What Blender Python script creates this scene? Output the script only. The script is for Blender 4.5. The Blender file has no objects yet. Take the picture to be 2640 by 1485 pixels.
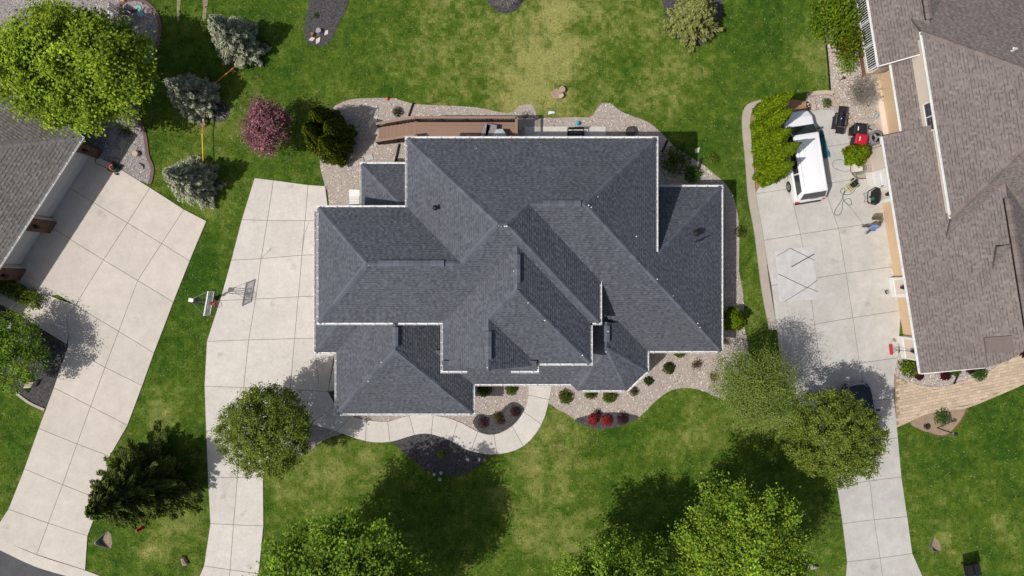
import bpy, bmesh, math, random
import numpy as np
from mathutils import Vector, Matrix

random.seed(11)
rng = np.random.default_rng(11)
scene = bpy.context.scene
COL = scene.collection
R = math.radians

# ------------------------------------------------------------------ camera, sky, sun, exposure
CX, CY, SC, HC = 1320.0, 742.5, 40.0, 44.0        # a drone 44 m up, looking straight down
cam_d = bpy.data.cameras.new('camera'); cam = bpy.data.objects.new('camera', cam_d); COL.objects.link(cam)
cam.location = (0, 0, HC); cam.rotation_euler = (0, 0, 0)
cam_d.sensor_width = 36.0; cam_d.lens = 24.0; cam_d.clip_start = 0.5; cam_d.clip_end = 600
scene.camera = cam

SHADOW = Vector((0.620, 0.272))                    # where one metre of height throws its shadow
el = math.atan2(1.0, SHADOW.length)
world = bpy.data.worlds.new('World'); scene.world = world; world.use_nodes = True
nt = world.node_tree
bg = nt.nodes['Background']
sky = nt.nodes.new('ShaderNodeTexSky'); sky.sky_type = 'NISHITA'; sky.sun_disc = False
sky.sun_elevation = el; sky.sun_rotation = math.atan2(-SHADOW.x, -SHADOW.y)
nt.links.new(sky.outputs[0], bg.inputs[0]); bg.inputs[1].default_value = 0.086; sky.dust_density = 3.0; sky.ozone_density = 0.3
sun_d = bpy.data.lights.new('sun', 'SUN'); sun_d.energy = 3.55; sun_d.angle = R(0.53); sun_d.color = (1.0, 0.965, 0.91)
sun = bpy.data.objects.new('sun', sun_d); COL.objects.link(sun); sun.location = (-40, -20, 60)
sun.rotation_euler = Vector((SHADOW.x, SHADOW.y, -1)).to_track_quat('-Z', 'Y').to_euler()
scene.view_settings.view_transform = 'Standard'; scene.view_settings.look = 'None'
scene.view_settings.gamma = 1.0; scene.view_settings.exposure = 0.0
scene.view_settings.use_curve_mapping = False
scene.cycles.max_bounces = 6; scene.cycles.diffuse_bounces = 3; scene.cycles.transparent_max_bounces = 6

def W(px, py, h=0.0):
    """the point at height h that the photograph shows at pixel (px, py)"""
    k = (HC - h) / HC / SC
    return Vector(((px - CX) * k, -(py - CY) * k, h))

# ------------------------------------------------------------------ materials
def _nodes(name):
    m = bpy.data.materials.new(name); m.use_nodes = True
    return m, m.node_tree, m.node_tree.nodes['Principled BSDF']

def pmat(name, col, rough=0.8, metal=0.0, noise=(), bump=0.0, bscale=40.0, coat=0.0, spec=0.3, rand=0.0, attr=False, trans=0.0, spots=0.0):
    """colour (or the Col attribute), varied by noises [(scale, amount)], a random tone per object, fine relief"""
    m, t, b = _nodes(name)
    L = t.links.new
    b.inputs['Roughness'].default_value = rough; b.inputs['Metallic'].default_value = metal
    b.inputs['Specular IOR Level'].default_value = spec
    if coat: b.inputs['Coat Weight'].default_value = coat; b.inputs['Coat Roughness'].default_value = 0.05
    geo = t.nodes.new('ShaderNodeNewGeometry')
    if attr:
        a = t.nodes.new('ShaderNodeAttribute'); a.attribute_name = 'Col'; src = a.outputs['Color']
    else:
        a = t.nodes.new('ShaderNodeRGB'); a.outputs[0].default_value = (*col, 1); src = a.outputs[0]
    val = None
    def mul(x, y):
        n = t.nodes.new('ShaderNodeMath'); n.operation = 'MULTIPLY'; L(x, n.inputs[0]); L(y, n.inputs[1]); return n.outputs[0]
    for sc, am in noise:
        n = t.nodes.new('ShaderNodeTexNoise'); n.inputs['Scale'].default_value = sc; n.inputs['Detail'].default_value = 5.0
        n.inputs['Roughness'].default_value = 0.65
        L(geo.outputs['Position'], n.inputs['Vector'])
        mr = t.nodes.new('ShaderNodeMapRange'); mr.inputs[1].default_value = 0.25; mr.inputs[2].default_value = 0.75
        mr.inputs[3].default_value = 1 - am; mr.inputs[4].default_value = 1 + am
        L(n.outputs[0], mr.inputs[0]); val = mr.outputs[0] if val is None else mul(val, mr.outputs[0])
    if spots:                                        # sparse small stains
        vo = t.nodes.new('ShaderNodeTexVoronoi'); vo.inputs['Scale'].default_value = 0.55; L(geo.outputs['Position'], vo.inputs['Vector'])
        wn = t.nodes.new('ShaderNodeTexNoise'); wn.inputs['Scale'].default_value = 3.0; L(geo.outputs['Position'], wn.inputs['Vector'])
        ad = t.nodes.new('ShaderNodeMath'); ad.operation = 'MULTIPLY_ADD'; L(wn.outputs[0], ad.inputs[0]); ad.inputs[1].default_value = .35; L(vo.outputs['Distance'], ad.inputs[2])
        mr = t.nodes.new('ShaderNodeMapRange'); mr.inputs[1].default_value = .20; mr.inputs[2].default_value = .34; mr.inputs[3].default_value = 1 - spots; mr.inputs[4].default_value = 1
        L(ad.outputs[0], mr.inputs[0]); val = mr.outputs[0] if val is None else mul(val, mr.outputs[0])
    if rand:
        oi = t.nodes.new('ShaderNodeObjectInfo'); mr = t.nodes.new('ShaderNodeMapRange')
        mr.inputs[3].default_value = 1 - rand; mr.inputs[4].default_value = 1 + rand
        L(oi.outputs['Random'], mr.inputs[0]); val = mr.outputs[0] if val is None else mul(val, mr.outputs[0])
    if val is not None:
        v = t.nodes.new('ShaderNodeVectorMath'); v.operation = 'SCALE'; L(src, v.inputs[0]); L(val, v.inputs['Scale']); src = v.outputs[0]
    L(src, b.inputs['Base Color'])
    if bump:
        n = t.nodes.new('ShaderNodeTexNoise'); n.inputs['Scale'].default_value = bscale; n.inputs['Detail'].default_value = 4
        L(geo.outputs['Position'], n.inputs['Vector'])
        bp = t.nodes.new('ShaderNodeBump'); bp.inputs['Strength'].default_value = bump; bp.inputs['Distance'].default_value = 0.02
        L(n.outputs[0], bp.inputs['Height']); L(bp.outputs[0], b.inputs['Normal'])
    if trans:
        tr = t.nodes.new('ShaderNodeBsdfTranslucent'); L(src, tr.inputs[0])
        mx = t.nodes.new('ShaderNodeMixShader'); mx.inputs[0].default_value = trans
        L(b.outputs[0], mx.inputs[1]); L(tr.outputs[0], mx.inputs[2])
        L(mx.outputs[0], t.nodes['Material Output'].inputs[0])
    return m

def glass(name, col=(0.02, 0.025, 0.03)):
    return pmat(name, col, 0.06, 0.0, spec=0.6, coat=0.3)

M = {}
M['lawn'] = pmat('lawn', (0, 0, 0), 0.95, attr=True, noise=[(0.9, .18), (5.5, .22), (34, .30)], bump=0.9, bscale=26, spec=0.05)
M['grass'] = pmat('grass_blades', (0, 0, 0), 0.8, attr=True, spec=0.1, trans=0.25)
M['conc_warm'] = pmat('concrete_warm', (0.55, 0.498, 0.435), 0.9, noise=[(0.35, .06), (1.4, .07), (6, .05), (14, .04), (60, .05)], bump=0.15, bscale=60, rand=0.03, spec=0.15, spots=0.16)
M['conc_pale'] = pmat('concrete_pale', (0.57, 0.528, 0.48), 0.9, noise=[(0.4, .06), (1.5, .08), (6, .06), (16, .05), (60, .06)], bump=0.15, bscale=60, rand=0.035, spec=0.15, spots=0.16)
M['conc_grey'] = pmat('concrete_grey', (0.475, 0.455, 0.42), 0.9, noise=[(0.5, .11), (1.6, .10), (6, .06), (18, .05), (60, .06)], bump=0.2, bscale=60, rand=0.035, spec=0.15, spots=0.22)
M['joint'] = pmat('joint_filler', (0.19, 0.175, 0.155), 0.95)
M['kerb'] = pmat('kerb_concrete', (0.40, 0.355, 0.30), 0.92, noise=[(1.2, .12), (12, .1)], bump=0.3)
M['asphalt'] = pmat('asphalt', (0.085, 0.085, 0.09), 0.95, noise=[(1.5, .2), (40, .35)], bump=0.5, bscale=80)
M['gravel_bed'] = pmat('gravel_bed', (0.36, 0.31, 0.27), 0.95, noise=[(1.0, .08), (14, .2), (40, .35)], bump=1.0, bscale=25)
M['gravel_grey'] = pmat('gravel_grey', (0.27, 0.245, 0.235), 0.95, noise=[(1.0, .1), (14, .2), (40, .35)], bump=1.0, bscale=25)
M['pebble'] = pmat('pebbles', (0, 0, 0), 0.85, attr=True, spec=0.2)
M['mulch'] = pmat('mulch', (0.078, 0.073, 0.075), 0.95, noise=[(2.0, .25), (20, .35), (60, .4)], bump=1.0, bscale=35)
M['soil'] = pmat('bare_soil', (0.30, 0.225, 0.155), 0.95, noise=[(2.0, .2), (20, .3)], bump=0.8)
M['redmulch'] = pmat('red_mulch', (0.33, 0.19, 0.115), 0.95, noise=[(3.0, .2), (24, .35)], bump=0.9)
M['shingle_slate'] = pmat('shingle_slate', (0, 0, 0), 0.95, attr=True, noise=[(0.3, .10), (1.6, .06), (90, .16)], bump=0.3, bscale=120, spec=0.12)
M['cap_slate'] = pmat('ridge_cap_slate', (0.112, 0.123, 0.146), 0.95, noise=[(5, .1), (90, .14)], rand=0.16, bump=0.3, bscale=120, spec=0.12)
M['deck_slate'] = pmat('roof_deck_slate', (0.045, 0.047, 0.052), 0.95)
M['cap_brown'] = pmat('ridge_cap_brown', (0.185, 0.150, 0.137), 0.95, noise=[(5, .1), (90, .14)], rand=0.15, bump=0.3, bscale=120, spec=0.12)
M['deck_brown'] = pmat('roof_deck_brown', (0.10, 0.08, 0.075), 0.95)
M['cap_grey'] = pmat('ridge_cap_grey', (0.19, 0.185, 0.175), 0.95, noise=[(5, .1), (90, .14)], rand=0.12, bump=0.3, bscale=120, spec=0.12)
M['deck_grey'] = pmat('roof_deck_grey', (0.09, 0.087, 0.083), 0.95)
M['white'] = pmat('white_aluminium', (0.76, 0.755, 0.745), 0.5, noise=[(1.1, .12), (9, .12)], spec=0.4)
M['white_trim'] = pmat('white_trim', (0.76, 0.745, 0.72), 0.6, noise=[(3, .05)])
M['siding'] = pmat('pale_siding', (0.52, 0.48, 0.42), 0.8, noise=[(2, .06)])
M['cream'] = pmat('cream_stucco', (0.66, 0.57, 0.475), 0.85, noise=[(1.2, .05), (25, .05)], bump=0.2)
M['peach'] = pmat('peach_garage_door', (0.62, 0.455, 0.285), 0.75, noise=[(0.7, .05), (6, .04)])
M['brick'] = pmat('brown_brick', (0.155, 0.088, 0.06), 0.9, noise=[(6, .2), (30, .25)], rand=0.25, bump=0.3)
M['mortar'] = pmat('mortar', (0.13, 0.10, 0.085), 0.95)
M['grey_door'] = pmat('grey_garage_door', (0.56, 0.55, 0.545), 0.7, noise=[(1, .03)])
M['glass'] = glass('window_glass', (0.03, 0.04, 0.05))
M['black'] = pmat('black_metal', (0.014, 0.014, 0.016), 0.5)
M['black_plastic'] = pmat('black_plastic', (0.018, 0.018, 0.02), 0.6)
M['dark'] = pmat('dark_void', (0.01, 0.01, 0.012), 0.9)
M['rubber'] = pmat('rubber', (0.02, 0.02, 0.02), 0.85)
M['steel'] = pmat('grey_steel', (0.33, 0.34, 0.35), 0.45, 0.6)
M['car_white'] = pmat('white_car_paint', (0.80, 0.80, 0.81), 0.3, coat=0.8, spec=0.5)
M['car_black'] = pmat('black_car_paint', (0.006, 0.007, 0.010), 0.25, coat=0.9, spec=0.5)
M['chrome'] = pmat('chrome', (0.7, 0.7, 0.72), 0.2, 1.0)
M['red'] = pmat('red_paint', (0.50, 0.012, 0.03), 0.4, coat=0.3)
M['orange'] = pmat('orange_plastic', (0.80, 0.13, 0.03), 0.5)
M['teal'] = pmat('teal_canvas', (0.025, 0.125, 0.155), 0.7, noise=[(6, .3)])
M['deck_wood'] = pmat('deck_board', (0.275, 0.175, 0.125), 0.75, noise=[(1.0, .06), (18, .1)], rand=0.06)
M['brown_wood'] = pmat('brown_wood', (0.16, 0.085, 0.045), 0.8, noise=[(4, .2)], rand=0.1)
M['dark_wood'] = pmat('dark_railing', (0.022, 0.014, 0.011), 0.7)
M['bark'] = pmat('bark', (0.10, 0.075, 0.055), 0.95, noise=[(5, .2), (30, .3)], bump=0.8)
M['pale_bark'] = pmat('pale_bark', (0.30, 0.27, 0.24), 0.95, noise=[(5, .2), (30, .3)], bump=0.8)
M['needle_pale'] = pmat('pale_needles', (0, 0, 0), 0.85, attr=True, spec=0.05, trans=0.45)
M['leaf'] = pmat('leaves', (0, 0, 0), 0.75, attr=True, spec=0.08, trans=0.40)
M['needle'] = pmat('needles', (0, 0, 0), 0.85, attr=True, spec=0.05, trans=0.28)
M['stone'] = pmat('tan_stone', (0.36, 0.26, 0.195), 0.9, noise=[(3, .15), (25, .2)], bump=0.6, rand=0.08)
M['pale_stone'] = pmat('pale_flagstone', (0.60, 0.545, 0.47), 0.9, noise=[(3, .1), (25, .1)], bump=0.3, rand=0.06)
M['grey_stone'] = pmat('grey_stone', (0.30, 0.285, 0.265), 0.9, noise=[(3, .2), (25, .2)], bump=0.6, rand=0.1)
M['block'] = pmat('tan_block', (0.46, 0.375, 0.285), 0.9, noise=[(4, .12), (30, .15)], bump=0.4, rand=0.1)
M['paver'] = pmat('tan_paver', (0.51, 0.40, 0.29), 0.9, noise=[(3, .06), (30, .12)], bump=0.3, rand=0.13)
M['paver_joint'] = pmat('paver_joint', (0.30, 0.225, 0.155), 0.95)
M['maroon'] = pmat('maroon_edging', (0.155, 0.095, 0.09), 0.8, noise=[(4, .15)])

# ------------------------------------------------------------------ mesh helpers
class MB:
    def __init__(s): s.v = []; s.f = []; s.c = []
    def add(s, vs, fs, col=None):
        o = len(s.v); s.v += [tuple(v) for v in vs]
        for f in fs: s.f.append(tuple(i + o for i in f)); s.c.append(col)
        return s
    def box(s, c, size, rot=None, col=None):
        hx, hy, hz = size[0] / 2, size[1] / 2, size[2] / 2
        vs = [Vector((x, y, z)) for x in (-hx, hx) for y in (-hy, hy) for z in (-hz, hz)]
        if rot is not None:
            m = rot if isinstance(rot, Matrix) else Matrix.Rotation(rot, 3, 'Z')
            vs = [m @ v for v in vs]
        c = Vector(c); vs = [v + c for v in vs]
        return s.add(vs, [(0, 1, 3, 2), (4, 6, 7, 5), (0, 4, 5, 1), (2, 3, 7, 6), (0, 2, 6, 4), (1, 5, 7, 3)], col)
    def prism(s, poly, z0, z1, col=None):
        p = [(q[0], q[1]) for q in poly]
        a = sum(p[i][0] * p[(i + 1) % len(p)][1] - p[(i + 1) % len(p)][0] * p[i][1] for i in range(len(p)))
        if a < 0: p = p[::-1]
        n = len(p)
        vs = [(x, y, z0) for x, y in p] + [(x, y, z1) for x, y in p]
        fs = [tuple(range(n, 2 * n))] + [(i, (i + 1) % n, n + (i + 1) % n, n + i) for i in range(n)]
        return s.add(vs, fs, col)
    def sheet(s, poly, z, col=None):
        p = [(q[0], q[1]) for q in poly]
        a = sum(p[i][0] * p[(i + 1) % len(p)][1] - p[(i + 1) % len(p)][0] * p[i][1] for i in range(len(p)))
        if a < 0: p = p[::-1]
        return s.add([(x, y, z) for x, y in p], [tuple(range(len(p)))], col)
    def tube(s, path, rad, n=6, col=None, cap=True):
        path = [Vector(p) for p in path]
        if not isinstance(rad, (list, tuple)): rad = [rad] * len(path)
        t0 = (path[1] - path[0]).normalized()
        up = Vector((0, 0, 1)) if abs(t0.z) < 0.9 else Vector((1, 0, 0))
        a = t0.cross(up).normalized(); vs = []
        for i, p in enumerate(path):
            t = (path[min(i + 1, len(path) - 1)] - path[max(i - 1, 0)]).normalized()
            a = (a - t * a.dot(t)).normalized(); b = t.cross(a)
            for k in range(n):
                w = 2 * math.pi * k / n
                vs.append(p + (a * math.cos(w) + b * math.sin(w)) * rad[i])
        fs = []
        for i in range(len(path) - 1):
            for k in range(n):
                k2 = (k + 1) % n
                fs.append((i * n + k, i * n + k2, (i + 1) * n + k2, (i + 1) * n + k))
        if cap:
            fs.append(tuple(range(n))[::-1]); fs.append(tuple((len(path) - 1) * n + k for k in range(n)))
        return s.add(vs, fs, col)
    def lathe(s, prof, c=(0, 0, 0), n=16, col=None):
        vs = []; c = Vector(c)
        for r, z in prof:
            for k in range(n):
                w = 2 * math.pi * k / n; vs.append((c.x + r * math.cos(w), c.y + r * math.sin(w), c.z + z))
        fs = []
        for i in range(len(prof) - 1):
            for k in range(n):
                k2 = (k + 1) % n; fs.append((i * n + k, i * n + k2, (i + 1) * n + k2, (i + 1) * n + k))
        fs.append(tuple(range(n))[::-1]); fs.append(tuple((len(prof) - 1) * n + k for k in range(n)))
        return s.add(vs, fs, col)
    def mesh(s, name, smooth=False):
        me = bpy.data.meshes.new(name); me.from_pydata(s.v, [], s.f); me.update()
        if any(c is not None for c in s.c):
            at = me.attributes.new('Col', 'FLOAT_COLOR', 'FACE')
            at.data.foreach_set('color', np.array([(*(c or (.5, .5, .5)), 1) for c in s.c], dtype=np.float32).ravel())
        if smooth: me.polygons.foreach_set('use_smooth', [True] * len(me.polygons))
        return me

def mesh_np(name, V, F, C=None):
    me = bpy.data.meshes.new(name); k = F.shape[1]
    me.vertices.add(len(V)); me.vertices.foreach_set('co', np.ascontiguousarray(V, dtype=np.float32).ravel())
    me.loops.add(F.size); me.loops.foreach_set('vertex_index', np.ascontiguousarray(F, dtype=np.int32).ravel())
    me.polygons.add(len(F)); me.polygons.foreach_set('loop_start', np.arange(0, F.size, k, dtype=np.int32))
    me.update(calc_edges=True)
    if C is not None:
        at = me.attributes.new('Col', 'FLOAT_COLOR', 'FACE')
        at.data.foreach_set('color', np.c_[C, np.ones(len(C))].astype(np.float32).ravel())
    return me

WM = {}
def wm(o): return WM.get(o.name, Matrix.Identity(4))

def obj(name, me, m=None, parent=None, loc=None, rot=None, local=False):
    """one mesh object; under a parent its mesh is in world coordinates unless local"""
    if isinstance(me, MB): me = me.mesh(name)
    o = bpy.data.objects.new(name, me); COL.objects.link(o)
    if m is not None and not me.materials: me.materials.append(m)
    if loc is not None: o.location = loc
    if rot is not None: o.rotation_euler = rot
    b = Matrix.Translation(Vector(loc or (0, 0, 0))) @ (Matrix.Identity(4) if rot is None else o.rotation_euler.to_matrix().to_4x4())
    if parent is not None:
        o.parent = parent
        if local: WM[o.name] = wm(parent) @ b
        else: o.matrix_parent_inverse = wm(parent).inverted(); WM[o.name] = b
    else: WM[o.name] = b
    return o

def tag(o, label, cat, group=None, kind=None):
    if label: o['label'] = label
    if cat: o['category'] = cat
    if group: o['group'] = group
    if kind: o['kind'] = kind
    return o

def thing(name, label, cat, loc=(0, 0, 0), rz=0.0, group=None):
    o = bpy.data.objects.new(name, None); COL.objects.link(o); o.empty_display_size = 0.3
    o.location = loc; o.rotation_euler = (0, 0, rz)
    WM[o.name] = Matrix.Translation(Vector(loc)) @ Matrix.Rotation(rz, 4, 'Z')
    return tag(o, label, cat, group)

def struct(name, me, m): 
    o = obj(name, me, m); o['kind'] = 'structure'; return o
def stuff(name, me, m, parent=None):
    o = obj(name, me, m, parent); o['kind'] = 'stuff'; return o

def copy_tree(o, parent=None, meshmap=None):
    c = o.copy(); COL.objects.link(c)
    if parent is not None: c.parent = parent
    for ch in list(o.children): copy_tree(ch, c)
    return c

def smooth_poly(pts, n=4, closed=True):
    out = []; N = len(pts)
    P = [np.array(p[:2], float) for p in pts]
    rngi = range(N) if closed else range(N - 1)
    for i in rngi:
        p0, p1, p2, p3 = (P[(i + d) % N] if closed else P[min(max(i + d, 0), N - 1)] for d in (-1, 0, 1, 2))
        for k in range(n):
            t = k / n
            out.append(0.5 * ((2 * p1) + (-p0 + p2) * t + (2 * p0 - 5 * p1 + 4 * p2 - p3) * t * t + (-p0 + 3 * p1 - 3 * p2 + p3) * t ** 3))
    if not closed: out.append(P[-1])
    return [tuple(p) for p in out]

def gpoly(px, n=4, smooth=True):
    w = [W(x, y)[:2] for x, y in px]
    return smooth_poly(w, n) if smooth else [tuple(p) for p in w]

def inside(poly, X, Y):
    p = np.array(poly); r = np.zeros(len(X), bool); j = len(p) - 1
    for i in range(len(p)):
        xi, yi = p[i]; xj, yj = p[j]
        c = ((yi > Y) != (yj > Y))
        with np.errstate(divide='ignore', invalid='ignore'):
            r ^= c & (X < (xj - xi) * (Y - yi) / (yj - yi + 1e-12) + xi)
        j = i
    return r

def vnoise(X, Y, scale, seed):
    g = np.random.default_rng(seed).random((257, 257))
    x = X * scale + 1000.37; y = Y * scale + 1000.71
    xi = np.floor(x).astype(int); yi = np.floor(y).astype(int); fx = x - xi; fy = y - yi
    fx = fx * fx * (3 - 2 * fx); fy = fy * fy * (3 - 2 * fy)
    a = g[xi % 256, yi % 256]; b = g[(xi + 1) % 256, yi % 256]; c = g[xi % 256, (yi + 1) % 256]; d = g[(xi + 1) % 256, (yi + 1) % 256]
    return (a * (1 - fx) + b * fx) * (1 - fy) + (c * (1 - fx) + d * fx) * fy
def fbm(X, Y, scale, seed, oct=4):
    s = 0; a = 1.0; t = 0
    for o in range(oct): s = s + a * vnoise(X, Y, scale * 2 ** o, seed + o); t += a; a *= 0.55
    return s / t
# ================================================================== GROUND
lawn_holes = []           # polygons where no grass grows
def bed(name, px, z, m, n=4, hole=True, smooth=True):
    p = gpoly(px, n, smooth)
    if hole: lawn_holes.append(p)
    struct(name, MB().sheet(p, z), m); return p

GRAVEL = [(838,480),(836,472),(826,433),(826,392),(835,340),(856,283),(872,268),(905,256),(960,253),(1020,254),(1065,268),(1150,272),(1230,277),(1288,289),(1318,290),(1332,278),(1346,271),(1362,269),(1374,272),(1382,290),(1393,304),(1480,302),(1520,302),(1534,288),(1545,271),(1560,265),(1580,271),(1606,290),(1650,306),(1682,322),(1712,350),(1735,374),(1762,392),(1790,411),(1820,430),(1845,452),(1862,465),(1888,500),(1903,560),(1906,640),(1905,700),(1916,760),(1918,830),(1926,880),(1930,930),(1915,985),(1880,1030),(1854,1027),(1828,1014),(1800,1004),(1764,1000),(1731,1006),(1705,1022),(1687,1037),(1661,1063),(1640,1080),(1600,1088),(1559,1092),(1520,1090),(1484,1083),(1464,1068),(1435,1054),(1412,1040),(1390,1060),(1335,1120),(1280,1145),(1215,1140),(1150,1100),(1060,1095),(1000,1110),(940,1110),(890,1090),(872,1066),(900,1000),(900,880),(850,878),(850,540)]
gravel_poly = bed('gravel_bed', GRAVEL, 0.012, M['gravel_bed'], 2)
LEFTBED = [(300,-30),(350,-20),(375,5),(397,24),(411,51),(413,74),(408,108),(395,150),(375,200),(358,250),(354,295),(372,347),(380,402),(391,430),(390,456),(384,474),(310,440),(262,412),(150,420),(-60,330),(-60,-30)]
left_poly = bed('gravel_bed', LEFTBED, 0.012, M['gravel_grey'], 3)
RBED = [(2121,60),(2128,110),(2134,167),(2139,236),(2080,240),(2078,285),(2145,283),(2180,330),(2180,395),(2290,395),(2300,160),(2250,-40),(2105,-40)]
rbed_poly = bed('gravel_bed', RBED, 0.012, M['gravel_bed'], 1)
RFRONT = [(2305,965),(2308,930),(2330,900),(2430,920),(2650,900),(2650,925),(2596,936),(2545,966),(2481,990),(2442,1001),(2404,1005),(2365,1000),(2339,990)]
rfront_poly = bed('gravel_bed', RFRONT, 0.012, M['gravel_bed'], 2)
bed('gravel_bed', [(765,1075),(830,1065),(885,1112),(850,1128),(818,1146),(800,1162),(768,1178),(738,1182),(715,1150)], 0.012, M['gravel_grey'])
MULCH = [
 [(1006,1130),(1050,1112),(1120,1112),(1180,1135),(1230,1163),(1262,1166),(1246,1190),(1215,1214),(1180,1226),(1140,1223),(1100,1213),(1072,1190),(1035,1160)],
 [(1220,1085),(1235,1067),(1262,1070),(1290,1060),(1305,1045),(1325,1036),(1345,1045),(1356,1065),(1345,1085),(1320,1105),(1285,1119),(1245,1117),(1226,1102)],
 [(1482,1084),(1510,1072),(1560,1063),(1610,1065),(1647,1076),(1602,1097),(1559,1106),(1520,1100)],
 [(800,-30),(797,10),(787,57),(785,80),(788,103),(804,116),(824,119),(845,113),(860,90),(873,59),(888,36),(897,0),(897,-30)],
 [(1716,-20),(1718,40),(1736,85),(1755,107),(1785,117),(1803,117),(1850,80),(1850,-20)],
 [(-30,776),(0,783),(38,806),(110,850),(173,891),(164,947),(140,999),(114,1056),(77,1040),(44,1014),(10,1000),(-30,995)],
 [(540,262),(575,262),(592,285),(585,306),(562,315),(540,303),(530,283)],
 [(515,480),(545,478),(562,495),(560,515),(540,524),(515,515)],
 [(838,1006),(925,990),(925,1062),(868,1050)],
 [(1255,-20),(1262,12),(1290,32),(1325,30),(1345,8),(1350,-20)],
]
mulch_polys = []
for i, q in enumerate(MULCH):
    mulch_polys.append(bed('mulch_bed', q, 0.02, M['mulch'], 4, smooth=i not in (5, 8)))
bed('soil_bed', [(2346,1090),(2391,1066),(2455,1056),(2493,1050),(2480,1080),(2460,1105),(2440,1122),(2415,1123),(2390,1114),(2370,1106)], 0.012, M['soil'], 3)
bed('soil_patch', [(458,-10),(466,-10),(464,20),(462,50),(457,52),(456,20)], 0.008, M['soil'], 3, hole=False)
bed('soil_patch', [(522,-10),(536,-10),(533,25),(528,52),(522,48),(524,20)], 0.008, M['soil'], 3, hole=False)
# strip of red mulch inside the kerb, under the row of arborvitae
bed('red_mulch_bed', [(1930,285),(1960,258),(2085,262),(2085,320),(2010,360),(1985,440),(1982,485),(1950,506),(1938,460),(1930,372)], 0.012, M['redmulch'], 2)
bed('gravel_bed', [(2190,415),(2205,395),(2250,395),(2250,455),(2215,460),(2195,445)], 0.058, M['gravel_bed'], 3)
lawn_holes.append(gpoly([(1914,308),(1930,265),(1960,258),(1990,258),(1990,330),(1945,480),(1960,600),(1985,742),(2005,870),(1978,816),(1960,743),(1944,602),(1928,512),(1916,371)], 1, False))

# house floors keep grass and pebbles away
house_foot = []

# ---------------- concrete: every slab a piece of its own
def slab_set(name, mat, quads, z1=0.055, inset=0.011, base=True):
    """quads: polygons in pixels; one object per slab, joints left open over a darker filler"""
    root = thing(name, None, None); root['kind'] = 'structure'
    del_keys = []
    filler = MB()
    for q in quads:
        p = [W(*t) for t in q]
        c = sum((Vector(t) for t in p), Vector()) / len(p)
        ins = []
        n = len(p)
        area = sum(p[i].x * p[(i + 1) % n].y - p[(i + 1) % n].x * p[i].y for i in range(n))
        if area < 0: p = p[::-1]
        for i in range(n):
            a, b, d = p[i - 1], p[i], p[(i + 1) % n]
            e1 = (b - a).normalized(); e2 = (d - b).normalized()
            n1 = Vector((-e1.y, e1.x, 0)); n2 = Vector((-e2.y, e2.x, 0))
            bis = n1 + n2
            k = inset / max(0.3, bis.length / 2) / max(bis.length / 2, .3) if bis.length > 1e-4 else inset
            ins.append(b + bis.normalized() * min(k, inset * 2.5))
        dz = random.uniform(-.002, .002)
        obj('concrete_slab', MB().prism(ins, -0.04, z1 + dz), mat, root)
        filler.sheet(p, z1 - 0.014)
        lawn_holes.append([(t.x, t.y) for t in p])
    obj('joint_filler', filler, M['joint'], root)
    return root

def strip_rows(rows, sub=0):
    out = []
    for r0, r1 in zip(rows[:-1], rows[1:]):
        for a, b, c, d in zip(r0[:-1], r0[1:], r1[1:], r1[:-1]): out.append([a, b, c, d])
    return out

# left driveway (belongs to the grey-roofed house)
A = [(238,390),(388,484),(475,540),(533,570)]
B_ = [(160,472),(330,575),(418,628),(490,673)]
C_ = [(90,560),(268,670),(356,723),(448,779)]
q = strip_rows([A, B_, C_])
q += [[(90,560),(268,670),(196,787),(150,760),(20,680)], [(268,670),(356,723),(349,742),(307,854),(196,787)], [(356,723),(448,779),(424,842),(398,910),(307,854),(349,742)]]
q += strip_rows([[(176,893),(272,947),(368,994)], [(140,999),(235,1047),(330,1096)], [(101,1104),(200,1144),(284,1176)], [(64,1208),(163,1249),(262,1288)], [(23,1312),(126,1348),(227,1381)], [(-22,1381),(96,1429),(221,1469)]])
q += [[(196,787),(307,854),(272,947),(176,893),(178,860),(172,820)], [(307,854),(398,910),(368,994),(272,947)]]
slab_set('driveway', M['conc_warm'], q)
q = [[(-60,670),(20,680),(150,760),(128,762),(60,770),(18,742)], [(-40,715),(18,742),(60,770),(30,800),(-40,762)], [(60,770),(128,762),(196,787),(172,820),(178,860),(174,888),(30,800)]]
slab_set('footpath', M['conc_warm'], q)
# centre driveway with the basketball hoop
rows = [[(657,459),(706,465),(795,477),(839,480)], [(624,566),(690,569),(787,569),(850,570)], [(597,671),(674,667),(779,658),(870,655)],
        [(568,775),(660,771),(770,765),(870,762)], [(534,880),(642,876),(760,873),(870,871)], [(528,995),(629,999),(749,1004),(846,1009)]]
q = strip_rows(rows) + [[(870,871),(920,871),(920,1000),(846,1009),(860,940)]]
q += strip_rows([[(528,995),(629,999),(749,1004)], [(532,1110),(620,1115),(745,1122)], [(537,1231),(613,1230),(679,1229)], [(543,1349),(603,1352),(680,1355)], [(527,1458),(594,1468),(668,1478)], [(500,1520),(590,1522),(650,1525)]])
q += [[(749,1004),(846,1009),(866,1046),(800,1092),(745,1122)]]
slab_set('driveway', M['conc_pale'], q)
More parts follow.
